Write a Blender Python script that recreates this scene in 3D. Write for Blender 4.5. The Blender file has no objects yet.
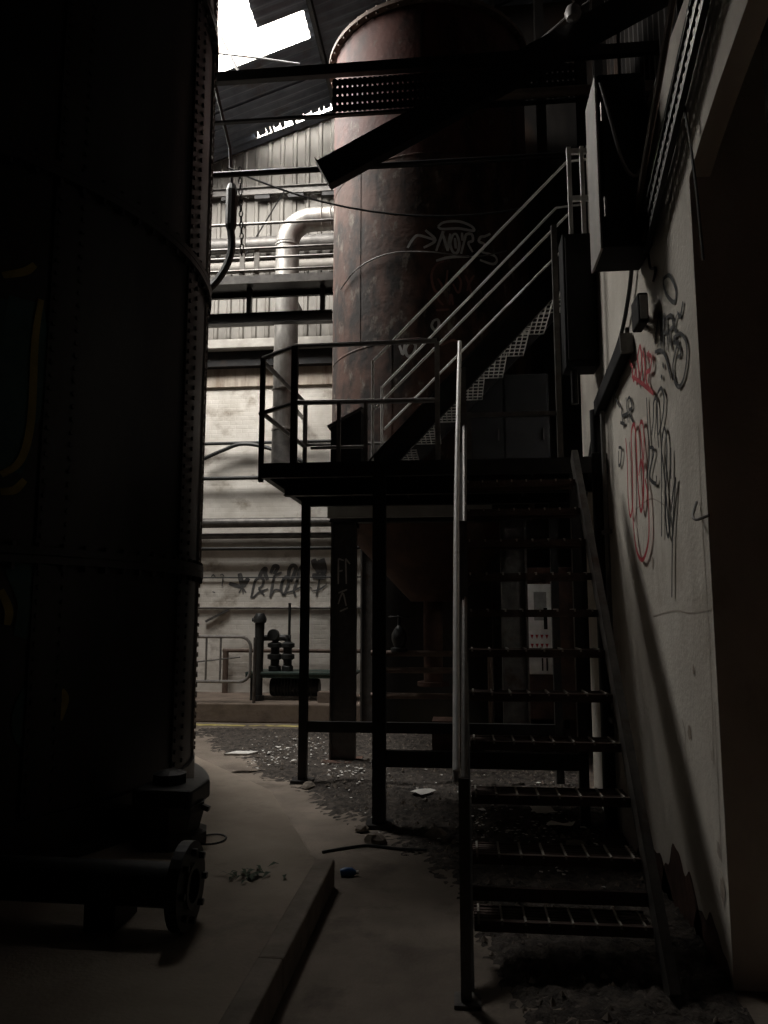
import bpy, math, random
from mathutils import Vector, Matrix
random.seed(7)
sc = bpy.context.scene
COL = sc.collection
PI = math.pi

# ------------------------------------------------------------------ camera, world, light, exposure
cam_d = bpy.data.cameras.new('camera')
cam = bpy.data.objects.new('camera', cam_d); COL.objects.link(cam); sc.camera = cam
cam_d.sensor_fit = 'VERTICAL'; cam_d.sensor_height = 36.0
cam_d.lens = 36.0 * 769.0 / 1024.0
cam_d.clip_start = 0.05; cam_d.clip_end = 200
cam.location = (0, 0, 1.6)
cam.rotation_euler = (math.radians(90 + 7.5), 0, math.radians(5.7))

w = bpy.data.worlds.new('overcast_sky'); sc.world = w; w.use_nodes = True
wn = w.node_tree.nodes; wl = w.node_tree.links; wn.clear()
wo = wn.new('ShaderNodeOutputWorld'); wb = wn.new('ShaderNodeBackground')
wb.inputs['Color'].default_value = (1.0, 0.965, 0.91, 1); wb.inputs['Strength'].default_value = 30.0
wl.new(wb.outputs[0], wo.inputs[0])

def roof_z(x): return 10.68 + 0.339 * (x + 2.19)
# portal that tells the renderer where the daylight comes in: the hole in the roof
pd = bpy.data.lights.new('roof_hole_portal', 'AREA'); pd.shape = 'RECTANGLE'; pd.size = 4.25; pd.size_y = 2.45
pd.cycles.is_portal = True
po = bpy.data.objects.new('roof_hole_portal', pd); COL.objects.link(po)
po.location = (-4.28, 9.725, roof_z(-4.28) + 0.10)
po.rotation_euler = (0, -math.atan(0.339), 0)

sc.view_settings.view_transform = 'Standard'; sc.view_settings.look = 'None'
sc.view_settings.gamma = 1.0; sc.view_settings.use_curve_mapping = False
sc.view_settings.exposure = 0.1
sc.cycles.sample_clamp_indirect = 4.0
sc.cycles.max_bounces = 6; sc.cycles.diffuse_bounces = 4

# ------------------------------------------------------------------ materials
M = {}
def mat(name, c1, c2, scale=4.0, rough=0.7, metal=0.0, bump=0.15, stretch=(1, 1, 1), lo=0.38, hi=0.64,
        c3=None, s3=1.0, lo3=0.55, hi3=0.7, bscale=None, spec=0.4):
    m = bpy.data.materials.new(name); m.use_nodes = True
    n = m.node_tree.nodes; l = m.node_tree.links
    b = n['Principled BSDF']
    geo = n.new('ShaderNodeNewGeometry'); mp = n.new('ShaderNodeMapping'); mp.inputs['Scale'].default_value = stretch
    l.new(geo.outputs['Position'], mp.inputs['Vector'])
    nz = n.new('ShaderNodeTexNoise'); nz.inputs['Scale'].default_value = scale; nz.inputs['Detail'].default_value = 6; nz.inputs['Roughness'].default_value = .62
    l.new(mp.outputs[0], nz.inputs['Vector'])
    r = n.new('ShaderNodeValToRGB'); r.color_ramp.elements[0].position = lo; r.color_ramp.elements[1].position = hi
    r.color_ramp.elements[0].color = (*c1, 1); r.color_ramp.elements[1].color = (*c2, 1)
    l.new(nz.outputs['Fac'], r.inputs['Fac'])
    out = r.outputs['Color']
    if c3:
        n3 = n.new('ShaderNodeTexNoise'); n3.inputs['Scale'].default_value = s3; n3.inputs['Detail'].default_value = 7; n3.inputs['Roughness'].default_value = .65
        l.new(mp.outputs[0], n3.inputs['Vector'])
        r3 = n.new('ShaderNodeMapRange'); r3.inputs['From Min'].default_value = lo3; r3.inputs['From Max'].default_value = hi3
        l.new(n3.outputs['Fac'], r3.inputs['Value'])
        mx = n.new('ShaderNodeMix'); mx.data_type = 'RGBA'
        l.new(r3.outputs[0], mx.inputs['Factor']); l.new(out, mx.inputs[6]); mx.inputs[7].default_value = (*c3, 1)
        out = mx.outputs[2]
    l.new(out, b.inputs['Base Color'])
    b.inputs['Roughness'].default_value = rough; b.inputs['Metallic'].default_value = metal
    b.inputs['Specular IOR Level'].default_value = spec
    if bump:
        n2 = n.new('ShaderNodeTexNoise'); n2.inputs['Scale'].default_value = bscale or scale * 6; n2.inputs['Detail'].default_value = 4
        l.new(geo.outputs['Position'], n2.inputs['Vector'])
        bp = n.new('ShaderNodeBump'); bp.inputs['Strength'].default_value = bump; bp.inputs['Distance'].default_value = .02
        l.new(n2.outputs['Fac'], bp.inputs['Height']); l.new(bp.outputs[0], b.inputs['Normal'])
    M[name] = m
    return m

def brick_bump(name, wx, scale_xyz=(1, 0, 1), strength=.5):
    """fine courses of painted brick, relief only"""
    m = M[name]; n = m.node_tree.nodes; l = m.node_tree.links; b = n['Principled BSDF']
    geo = n.new('ShaderNodeNewGeometry'); sp = n.new('ShaderNodeSeparateXYZ'); cb = n.new('ShaderNodeCombineXYZ')
    l.new(geo.outputs['Position'], sp.inputs[0])
    l.new(sp.outputs[wx], cb.inputs[0]); l.new(sp.outputs[2], cb.inputs[1])
    br = n.new('ShaderNodeTexBrick'); br.inputs['Scale'].default_value = 1.0
    br.inputs['Brick Width'].default_value = .225; br.inputs['Row Height'].default_value = .078
    br.inputs['Mortar Size'].default_value = .008; br.inputs['Mortar Smooth'].default_value = .4
    br.inputs['Color1'].default_value = (1, 1, 1, 1); br.inputs['Color2'].default_value = (.75, .75, .75, 1); br.inputs['Mortar'].default_value = (0, 0, 0, 1)
    l.new(cb.outputs[0], br.inputs['Vector'])
    bp = n.new('ShaderNodeBump'); bp.inputs['Strength'].default_value = strength; bp.inputs['Distance'].default_value = .012
    l.new(br.outputs['Color'], bp.inputs['Height'])
    old = b.inputs['Normal'].links[0].from_socket if b.inputs['Normal'].links else None
    if old: l.new(old, bp.inputs['Normal'])
    l.new(bp.outputs[0], b.inputs['Normal'])

mat('black_steel', (.014, .014, .015), (.028, .026, .025), 6, .45, .35, .1, c3=(.05, .028, .018), s3=3, lo3=.6, hi3=.75)
mat('stair_steel', (.09, .085, .08), (.14, .13, .12), 9, .42, .5, .1, c3=(.07, .035, .02), s3=5, lo3=.55, hi3=.75)
mat('rail_steel', (.22, .21, .20), (.32, .30, .28), 14, .4, .4, .05, c3=(.1, .05, .03), s3=6, lo3=.6, hi3=.8)
mat('tread_steel', (.045, .028, .022), (.08, .05, .04), 12, .6, .3, .2)
mat('grating_steel', (.55, .53, .50), (.7, .68, .65), 12, .6, .1, .05)
mat('pale_rail', (.76, .74, .71), (.9, .88, .85), 14, .5, .15, .05, c3=(.3, .24, .2), s3=6, lo3=.6, hi3=.8)  # pale base colour carries the highlights the metal rails catch
mat('galvanised', (.24, .228, .212), (.42, .40, .375), 10, .38, .35, .06, stretch=(1, 1, .35), c3=(.25, .22, .19), s3=3, lo3=.55, hi3=.75)
mat('duct_dark', (.10, .095, .09), (.17, .16, .15), 8, .5, .5, .1)
mat('rust_tank', (.024, .017, .014), (.12, .062, .045), 3.6, .78, .0, .25, stretch=(1, 1, .55), lo=.40, hi=.60, c3=(.20, .165, .135), s3=5.5, lo3=.58, hi3=.66, bscale=14)
mat('red_oxide', (.035, .014, .011), (.105, .038, .029), 3.2, .75, .0, .25, stretch=(1, 1, .6), lo=.36, hi=.58, c3=(.13, .10, .08), s3=5, lo3=.60, hi3=.68, bscale=14)
mat('rust_dark', (.05, .025, .018), (.09, .045, .03), 4, .75, .1, .25)
mat('grey_channel', (.24, .22, .19), (.34, .31, .27), 5, .6, .2, .1)
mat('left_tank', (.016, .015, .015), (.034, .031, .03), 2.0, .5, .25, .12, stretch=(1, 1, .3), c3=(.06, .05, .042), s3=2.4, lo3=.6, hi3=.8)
mat('left_tank_lit_edge', (.16, .135, .12), (.30, .26, .23), 4, .5, .3, .15, stretch=(1, 1, .4), c3=(.09, .04, .028), s3=3)  # far paler than the shell: light on the tank edge put into the colour
mat('white_brick', (.60, .56, .50), (.80, .76, .70), 1.6, .85, 0, .15, stretch=(1, 1, 1.4), c3=(.26, .21, .16), s3=2.2, lo3=.54, hi3=.74)
brick_bump('white_brick', 0, strength=.25)
mat('stained_concrete', (.36, .30, .24), (.55, .49, .42), 3, .85, 0, .2, stretch=(1.6, 1, .25), c3=(.20, .13, .09), s3=2)
mat('pale_concrete', (.32, .30, .27), (.44, .42, .385), 3, .85, 0, .2)
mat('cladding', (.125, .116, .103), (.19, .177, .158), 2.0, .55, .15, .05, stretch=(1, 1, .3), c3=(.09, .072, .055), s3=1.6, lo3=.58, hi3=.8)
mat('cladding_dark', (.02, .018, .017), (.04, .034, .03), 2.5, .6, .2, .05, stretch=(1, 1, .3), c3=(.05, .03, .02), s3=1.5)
mat('roof_sheet', (.10, .115, .14), (.16, .18, .21), 2.0, .55, .2, .05, c3=(.09, .07, .06), s3=1.4)  # bluish tint puts the bloom around the roof hole into the sheet colour
mat('plaster', (.58, .53, .46), (.74, .69, .61), 1.8, .85, 0, .18, stretch=(1, 1, .6), c3=(.36, .30, .23), s3=2.2, lo3=.56, hi3=.8, bscale=40)
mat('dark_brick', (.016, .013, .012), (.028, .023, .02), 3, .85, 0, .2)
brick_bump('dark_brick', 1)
mat('concrete_floor', (.14, .113, .09), (.23, .19, .153), 1.5, .85, 0, .3, c3=(.09, .07, .055), s3=2.4, lo3=.52, hi3=.72, bscale=55)
mat('slab_concrete', (.22, .18, .142), (.31, .26, .208), 1.3, .85, 0, .25, c3=(.13, .105, .085), s3=1.7, lo3=.54, hi3=.74, bscale=55)
mat('dirt', (.022, .018, .015), (.085, .07, .058), 14, .92, 0, 1.0, lo=.36, hi=.66, c3=(.12, .10, .085), s3=24, lo3=.60, hi3=.66, bscale=45)
mat('kerb_concrete', (.15, .125, .10), (.24, .20, .165), 4, .85, 0, .3)
mat('red_step', (.13, .10, .078), (.22, .17, .135), 3, .85, 0, .25, c3=(.12, .09, .07), s3=3)
mat('green_steel', (.03, .052, .045), (.06, .085, .074), 5, .55, .2, .15, c3=(.06, .035, .02), s3=4)
mat('machine_black', (.02, .021, .021), (.04, .04, .038), 5, .5, .3, .1)
mat('brown_pipe', (.10, .068, .053), (.16, .115, .09), 5, .65, .1, .1)
mat('pale_pipe', (.20, .185, .165), (.28, .26, .235), 5, .7, 0, .1)
mat('paper', (.62, .60, .56), (.80, .78, .74), 5, .8, 0, 0)
mat('blue_plastic', (.02, .08, .22), (.04, .13, .32), 5, .4, 0, 0)
mat('yellow_paint', (.38, .32, .10), (.58, .50, .20), 3, .8, 0, 0, c3=(.17, .13, .09), s3=4, lo3=.5, hi3=.6)
mat('black_paint', (.018, .018, .02), (.035, .035, .036), 6, .75, 0, 0)
mat('grey_paint', (.07, .07, .07), (.14, .135, .13), 6, .75, 0, 0)
mat('red_paint', (.34, .03, .04), (.48, .05, .06), 6, .7, 0, 0)
mat('white_paint', (.58, .57, .55), (.80, .78, .75), 7, .75, 0, 0)
mat('faded_red_paint', (.20, .10, .085), (.30, .15, .12), 7, .75, 0, 0)
mat('yellow_tag_paint', (.20, .15, .03), (.28, .21, .05), 6, .7, 0, 0)
mat('teal_tag_paint', (.02, .055, .055), (.035, .085, .08), 4, .7, 0, 0)
mat('cable_black', (.012, .012, .012), (.02, .02, .02), 5, .5, 0, 0)
mat('cable_grey', (.16, .15, .14), (.24, .22, .21), 5, .5, 0, 0)
mat('box_black', (.010, .010, .010), (.019, .018, .018), 3, .8, .0, .05, spec=.2)
mat('box_grey', (.30, .285, .26), (.40, .38, .355), 3, .6, .1, .05)
mat('panel_white', (.72, .71, .69), (.86, .85, .83), 8, .5, 0, .1)
mat('glass_dull', (.30, .30, .29), (.42, .42, .4), 8, .25, 0, 0)
mat('dead_leaf', (.03, .05, .03), (.06, .08, .045), 8, .8, 0, 0)

# ------------------------------------------------------------------ mesh builder
class MB:
    def __init__(s): s.v = []; s.f = []
    def add(s, vs, fs):
        o = len(s.v); s.v += [tuple(p) for p in vs]; s.f += [tuple(i + o for i in f) for f in fs]; return s
    def box(s, x0, x1, y0, y1, z0, z1):
        return s.add([(x0,y0,z0),(x1,y0,z0),(x1,y1,z0),(x0,y1,z0),(x0,y0,z1),(x1,y0,z1),(x1,y1,z1),(x0,y1,z1)],
                     [(0,3,2,1),(4,5,6,7),(0,1,5,4),(1,2,6,5),(2,3,7,6),(3,0,4,7)])
    def bar(s, p, q, a, b, up=(0, 0, 1)):
        """rectangular bar p->q; a = width across, b = height along up"""
        p, q, up = Vector(p), Vector(q), Vector(up)
        d = (q - p).normalized(); side = d.cross(up)
        if side.length < 1e-4: side = d.cross(Vector((0, 1, 0)))
        side.normalize(); u = side.cross(d).normalized()
        vs = []
        for c in (p, q):
            for i, j in ((-1,-1),(1,-1),(1,1),(-1,1)): vs.append(c + side * a / 2 * i + u * b / 2 * j)
        return s.add(vs, [(0,1,2,3),(7,6,5,4),(0,4,5,1),(1,5,6,2),(2,6,7,3),(3,7,4,0)])
    def channel(s, p, q, h, fl, t, side=1, up=(0, 0, 1)):
        """C section: web of height h, flanges fl to one side"""
        p, q, up = Vector(p), Vector(q), Vector(up)
        d = (q - p).normalized(); sd = d.cross(up).normalized() * side; u = up - d * up.dot(d); u.normalize()
        s.bar(p, q, t, h, u)
        for k in (-1, 1):
            off = sd * (fl / 2) + u * (k * (h / 2 - t / 2)); s.bar(p + off, q + off, fl, t, u)
        return s
    def ibeam(s, p, q, h, wd, t, up=(0, 0, 1)):
        p, q, up = Vector(p), Vector(q), Vector(up)
        d = (q - p).normalized(); u = up - d * up.dot(d); u.normalize()
        s.bar(p, q, t, h - 2 * t, u)
        for k in (-1, 1): s.bar(p + u * k * (h / 2 - t / 2), q + u * k * (h / 2 - t / 2), wd, t, u)
        return s
    def tube(s, pts, r, n=8, cap=True):
        pts = [Vector(p) for p in pts]; rs = r if isinstance(r, (list, tuple)) else [r] * len(pts)
        o = len(s.v); prev = None
        for i, p in enumerate(pts):
            d = (pts[min(i + 1, len(pts) - 1)] - pts[max(i - 1, 0)]).normalized()
            if prev is None:
                a = d.cross(Vector((0, 0, 1)))
                if a.length < .05: a = d.cross(Vector((0, 1, 0)))
            else:
                a = prev - d * prev.dot(d)
            a.normalize(); prev = a; b = d.cross(a)
            for k in range(n):
                t = 2 * PI * k / n; s.v.append(tuple(p + (a * math.cos(t) + b * math.sin(t)) * rs[i]))
        for i in range(len(pts) - 1):
            for k in range(n):
                k2 = (k + 1) % n
                s.f.append((o + i*n + k, o + i*n + k2, o + (i+1)*n + k2, o + (i+1)*n + k))
        if cap:
            s.f.append(tuple(o + k for k in reversed(range(n)))); e = o + (len(pts) - 1) * n; s.f.append(tuple(e + k for k in range(n)))
        return s
    def cyl(s, p, q, r, n=12): return s.tube([p, q], r, n)
    def lathe(s, prof, c=(0, 0, 0), n=48, axis='z'):
        """prof = [(r, h)...] closed by caps when r is 0"""
        o = len(s.v)
        for r, h in prof:
            for k in range(n):
                t = 2 * PI * k / n; x, y = r * math.cos(t), r * math.sin(t)
                if axis == 'z': s.v.append((c[0] + x, c[1] + y, c[2] + h))
                elif axis == 'x': s.v.append((c[0] + h, c[1] + x, c[2] + y))
                else: s.v.append((c[0] + y, c[1] + h, c[2] + x))
        for i in range(len(prof) - 1):
            for k in range(n):
                k2 = (k + 1) % n; s.f.append((o + i*n + k, o + i*n + k2, o + (i+1)*n + k2, o + (i+1)*n + k))
        return s
    def sheet(s, fn, us, vs_, th=None):
        o = len(s.v)
        for u in us:
            for v in vs_: s.v.append(tuple(fn(u, v)))
        m = len(vs_)
        for i in range(len(us) - 1):
            for j in range(m - 1): s.f.append((o + i*m + j, o + (i+1)*m + j, o + (i+1)*m + j + 1, o + i*m + j + 1))
        return s
    def ribbon(s, pts, wd, nrm):
        """flat strip along pts, nrm(p) = surface normal there"""
        o = len(s.v); pts = [Vector(p) for p in pts]
        for i, p in enumerate(pts):
            d = (pts[min(i + 1, len(pts) - 1)] - pts[max(i - 1, 0)]).normalized(); sd = d.cross(nrm(p)).normalized()
            k = .5 * wd * (.75 + .25 * math.sin(PI * i / max(1, len(pts) - 1)))
            s.v.append(tuple(p + sd * k)); s.v.append(tuple(p - sd * k))
        for i in range(len(pts) - 1): s.f.append((o + 2*i, o + 2*i + 1, o + 2*i + 3, o + 2*i + 2))
        return s

OFF = {}
def tag(o, label=None, cat=None, group=None, kind=None, category=None):
    cat = cat or category
    if label: o['label'] = label
    if cat: o['category'] = cat
    if group: o['group'] = group
    if kind: o['kind'] = kind
    return o
def obj(name, mb, m, parent=None, at=(0, 0, 0), smooth=False, bevel=0, **kw):
    off = OFF[parent] if parent else Vector(at)
    me = bpy.data.meshes.new(name); me.from_pydata([tuple(Vector(p) - off) for p in mb.v], [], mb.f); me.validate()
    me.materials.append(M[m])
    if smooth:
        me.polygons.foreach_set('use_smooth', [True] * len(me.polygons))
        me.set_sharp_from_angle(angle=math.radians(38))
    o = bpy.data.objects.new(name, me); COL.objects.link(o)
    if parent: o.parent = parent
    else: o.location = off
    OFF[o] = off.copy()
    if bevel:
        b = o.modifiers.new('bevel', 'BEVEL'); b.width = bevel; b.segments = 2; b.limit_method = 'ANGLE'
    tag(o, **kw)
    return o
def thing(name, label, cat, at=(0, 0, 0), group=None, kind=None):
    o = bpy.data.objects.new(name, None); COL.objects.link(o); o.location = at; o.empty_display_size = .2
    OFF[o] = Vector(at); tag(o, label, cat, group, kind); return o
def struct(name, mb, m, **kw):
    return obj(name, mb, m, kind='structure', **kw)
def smooth_line(pts, k=6):
    P = [Vector(p) for p in pts]
    if len(P) < 3: return [P[0].lerp(P[-1], i / 4) for i in range(5)]
    out = []
    for i in range(len(P) - 1):
        a, b, c, d = P[max(i-1, 0)], P[i], P[i+1], P[min(i+2, len(P)-1)]
        for j in range(k):
            t = j / k
            out.append(.5 * ((2*b) + (c - a)*t + (2*a - 5*b + 4*c - d)*t*t + (3*b - a - 3*c + d)*t*t*t))
    out.append(P[-1]); return out
def sag(p, q, drop, n=12):
    p, q = Vector(p), Vector(q)
    return [p.lerp(q, i / n) + Vector((0, 0, -drop * 4 * (i / n) * (1 - i / n))) for i in range(n + 1)]
def bolts(mb, pts, axis, r=.018, h=.02, n=6):
    for p, a in zip(pts, axis if isinstance(axis, list) else [axis] * len(pts)):
        p = Vector(p); mb.cyl(p, p + Vector(a) * h, r, n)
    return mb

# ------------------------------------------------------------------ the setting
WX = 1.14          # face of the white right-hand wall
b = MB().box(-9, 5, -3, 14, -.2, 0)
floor = struct('floor', b, 'concrete_floor', label='dark dusty concrete floor of the plant hall', category='floor')
# loose dirt and rubble bed under the platform and the tank, uneven real relief
def dirt_z(x, y):
    e = min(1, max(0, (y - (5.2 if x < -.1 else 5.2 - min(2.1, (x + .1) * 6)) - .12 * math.sin(x * 7.1) - max(0, -x - .1) * 1.5 + .35) / 1.1))
    e *= min(1, max(0, (10.9 - y) / .5)); return -.03 + e * (.052 + .014 * math.sin(x * 5.3 + y * 2.7) * math.cos(y * 4.1 - x * 1.3)) + (random.uniform(0, .034) if e > .02 else 0)
def frange(a, b_, n): return [a + (b_ - a) * i / n for i in range(n + 1)]
b = MB().sheet(lambda x, y: (x, y, dirt_z(x, y)), frange(-3.9, 1.12, 150), frange(3.0, 11.0, 230))
obj('dirt_bed', b, 'dirt', floor, smooth=True)
# raised plinth of the left tank with its kerb
poly = [(-.88, -2.6), (-.88, 4.72), (-1.59, 6.48), (-2.65, 7.80), (-3.4, 8.9), (-8.95, 8.9), (-8.95, -2.6)]
n = len(poly)
b = MB().add([(x, y, 0) for x, y in poly] + [(x, y, .15) for x, y in poly],
             [tuple(range(n - 1, -1, -1)), tuple(range(n, 2 * n))] + [(i, (i+1) % n, n + (i+1) % n, n + i) for i in range(n)])
obj('concrete_plinth', b, 'slab_concrete', floor)
ys = [-2.6, -1.0, .55, 2.05, 3.4, 4.74]
for i in range(5):
    b = MB().box(-.88, -.765, ys[i] + .004, ys[i+1] - .004, 0, .158 + .004 * (i % 2))
    obj('kerb_stone', b, 'kerb_concrete', floor, bevel=.012)
# low steps in front of the far wall
b = MB().box(-8.9, 2.3, 11.36, 13.0, 0, .28); obj('far_plinth', b, 'red_step', floor, bevel=.02)
b = MB()
for x0, x1 in ((-4.6, -3.1), (-3.05, -2.0), (-1.7, .9)):
    pts = [(x0 + (x1 - x0) * i / 14, 11.08 + random.uniform(-.03, .03), .006) for i in range(15)]
    b.ribbon(pts, .16, lambda p: Vector((0, 0, 1)))
obj('yellow_line', b, 'yellow_paint', floor)

# far wall : painted brick below, ledge, stained band, ribbed sheets above
wall_back = struct('wall_back', MB().box(-9.2, 5.2, 13.0, 13.4, -.2, 13.2), 'white_brick', label='far white-painted brick wall with ribbed sheets above', category='wall')
obj('lower_skirting', MB().box(-9, 2.3, 12.94, 13.0, .28, 1.69), 'white_brick', wall_back)
obj('stained_band', MB().box(-9, 2.35, 12.95, 13.0, 5.60, 5.93), 'stained_concrete', wall_back)
obj('concrete_ledge', MB().box(-9, 2.35, 12.62, 13.0, 6.20, 6.36), 'pale_concrete', wall_back, bevel=.01)
obj('under_ledge_strip', MB().box(-9, 2.35, 12.80, 13.0, 5.93, 6.198), 'black_steel', wall_back)  # black strip below the ledge, drawn for the dark gap
def ribbed(x0, x1, z0, ztop, y, pitch=.235, d=.03):
    """trapezoid ribs standing proud towards the hall"""
    mb = MB(); xs = []; x = x0
    while x < x1 - 1e-6:
        for fx, dep in ((0, 0), (.30, 0), (.40, d), (.62, d), (.72, 0)):
            xs.append((x + fx * pitch, dep))
        x += pitch
    xs.append((x1, 0)); o = 0
    for x, dep in xs:
        mb.v += [(x, y - dep, z0), (x, y - dep, ztop(x))]
    for i in range(len(xs) - 1): mb.f.append((2*i, 2*i + 2, 2*i + 3, 2*i + 1))
    return mb
x = -8.93
while x < 2.2:
    x1 = min(x + .94, 2.35)
    obj('wall_sheet', ribbed(x, x1, 6.36, lambda q: 9.20, 12.97 + random.uniform(0, .006)), 'cladding', wall_back)
    obj('wall_sheet', ribbed(x, x1, 9.14, lambda q: roof_z(q) - .02, 12.955 + random.uniform(0, .006)), 'cladding', wall_back)
    x += .94

# side walls
wall_left = struct('wall_left', MB().box(-9.3, -9.0, -3.3, 13.4, -.2, 9.2), 'dark_brick', label='dark brick side wall behind the riveted tank', category='wall')
wall_front = struct('wall_front', MB().box(-9.3, 5.2, -3.3, -3.0, -.2, 13.2), 'dark_brick', label='dark brick end wall behind the viewpoint', category='wall')
b = MB().box(WX, WX + .38, 3.66, 7.15, 0, 4.62)
hd = [(3.66, 3.72), (3.45, 3.80), (3.18, 3.88), (2.80, 3.97), (2.40, 4.0)]
for (ya, za), (yb, zb) in zip(hd, hd[1:]):
    b.add([(WX, yb, zb), (WX + .1, yb, zb), (WX + .1, ya, za), (WX, ya, za), (WX, yb, 4.62), (WX + .1, yb, 4.62), (WX + .1, ya, 4.62), (WX, ya, 4.62)],
          [(0,3,2,1),(4,5,6,7),(0,1,5,4),(1,2,6,5),(2,3,7,6),(3,0,4,7)])
wall_right = struct('wall_right', b, 'plaster', label='pale plastered wall with graffiti beside the stair and a dark doorway', category='wall')
b = MB().box(WX, WX + .38, -3, 2.45, 0, 3.98).box(WX, WX + .38, -3, 2.4, 3.98, 4.62)
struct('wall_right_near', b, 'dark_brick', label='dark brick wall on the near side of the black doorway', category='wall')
b = MB().box(WX - .02, WX + .40, 2.46, 2.56, 0, 3.97)
struct('trim_1', b, 'rust_dark', label='rusty brown steel door jamb at the right edge', category='door jamb')
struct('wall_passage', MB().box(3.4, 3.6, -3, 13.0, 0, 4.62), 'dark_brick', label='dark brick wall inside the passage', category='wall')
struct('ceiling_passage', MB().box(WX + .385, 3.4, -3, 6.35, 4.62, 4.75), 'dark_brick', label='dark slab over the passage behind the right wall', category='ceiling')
# upper right wall, dark rusty sheets set back above the masonry
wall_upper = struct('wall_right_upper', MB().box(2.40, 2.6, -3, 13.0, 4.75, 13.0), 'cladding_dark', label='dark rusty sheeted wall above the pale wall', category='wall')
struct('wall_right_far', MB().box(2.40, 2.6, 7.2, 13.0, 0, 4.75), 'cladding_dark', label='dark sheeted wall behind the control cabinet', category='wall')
def ribbed_y(y0, y1, z0, z1, x, pitch=.235, d=.045):
    mb = ribbed(y0, y1, z0, lambda q: z1, 0, pitch, d)
    mb.v = [(x + p[1], p[0], p[2]) for p in mb.v]; mb.f = [tuple(reversed(f)) for f in mb.f]; return mb
y = 3.0
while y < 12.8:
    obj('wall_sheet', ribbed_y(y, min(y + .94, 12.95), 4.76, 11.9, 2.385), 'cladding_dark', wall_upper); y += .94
struct('wall_dark_screen', MB().box(-1.26, 2.40, 11.24, 11.34, 0, 11.2), 'cladding_dark', label='dark sheet wall added behind the rusty tank to darken the background', category='wall')  # added screen that keeps the background behind the tank dark
# cracks in the plaster
b = MB()
for pts in ([(3.66,1.62),(4.0,1.60),(4.3,1.615),(4.75,1.58)], [(3.9,3.95),(4.05,3.6),(4.2,3.45),(4.3,3.15)], [(3.72,2.5),(3.75,2.1),(3.74,1.4),(3.76,.9)],
            [(3.70,1.2),(3.73,.8),(3.72,.5)], [(4.4,2.2),(4.7,2.28),(5.1,2.27)], [(4.25,1.05),(4.2,.98),(4.23,.9)]):
    b.ribbon(smooth_line([(WX - .002, p[0] + random.uniform(-.01, .01), p[1]) for p in pts], 5), .008, lambda p: Vector((-1, 0, 0)))
obj('plaster_crack', b, 'stained_concrete', wall_right)
b = MB()
for (y0, z0, r) in ((4.13, 1.0, .03), (4.72, 1.9, .025), (3.76, .55, .03), (3.74, .38, .04), (3.78, .95, .02), (4.0, 1.32, .02)):
    k = 9; c = len(b.v)
    b.v.append((WX - .003, y0, z0))
    for i in range(k): b.v.append((WX - .003, y0 + r * random.uniform(.5, 1.2) * math.cos(2*PI*i/k), z0 + 1.7 * r * random.uniform(.5, 1.2) * math.sin(2*PI*i/k)))
    for i in range(k): b.f.append((c, c + 1 + (i+1) % k, c + 1 + i))
obj('plaster_chip', b, 'stained_concrete', wall_right)

# ragged brown damp stains at the foot of the plaster
for y0, y1, h in ((3.68, 4.25, .22), (4.05, 4.85, .38), (4.6, 5.5, .24)):
    mb = MB(); k = 28
    for i in range(k + 1):
        y = y0 + (y1 - y0) * i / k; e = math.sin(PI * i / k) ** .6 * (.82 + .12 * math.sin(i * .55 + y0 * 9) + .05 * math.sin(i * 1.1))
        mb.v += [(WX - .0025, y, .0), (WX - .0025, y, .01 + h * e)]
    mb.f = [(2*i, 2*i + 1, 2*i + 3, 2*i + 2) for i in range(k)]
    obj('damp_stain', mb, 'rust_dark', wall_right)

# roof : steel purlins and ribbed sheets, some of them missing
ceiling = thing('ceiling', 'dark steel roof with missing sheets letting in daylight', 'roof', (0, 5, 10.5), kind='structure')
def roof_sheet(x0, x1, y0, y1):
    mb = MB(); rows = []; y = y0; pitch = .19
    while y < y1 - 1e-6:
        rows += [(y, 0), (min(y + .06, y1), .035), (min(y + .11, y1), .035), (min(y + .17, y1), 0)]; y += pitch
    rows.append((y1, 0))
    for y, d in rows:
        for x in (x0, x1): mb.v.append((x, y, roof_z(x) + d))
        
    for i in range(len(rows) - 1): mb.f.append((2*i, 2*i + 1, 2*i + 3, 2*i + 2))
    return mb
strips = [(12.74, 13.3, -9.2, 2.6)]
edges = [12.56, 11.8, 10.95, 10.38, 9.45, 8.5, 7.55, 6.6, 5.65, 4.7, 3.75, 2.8, 1.85, .9, -.05, -1.0, -1.95, -3.2]
def cuts(x0, x1):
    out = [x0]
    for c in (-6.3, -3.6, -1.1, .75):
        if x0 + .3 < c < x1 - .3: out.append(c)
    return out + [x1]
def put_strip(y0, y1, x0, x1):
    c = cuts(x0, x1)
    for i in range(len(c) - 1): obj('roof_sheet', roof_sheet(c[i], c[i+1], y0, y1), 'roof_sheet', ceiling)
put_strip(12.74, 13.3, -9.2, 2.6)
put_strip(12.56, 12.74, -9.2, -3.6); put_strip(12.56, 12.74, -2.15, 2.6)
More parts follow.
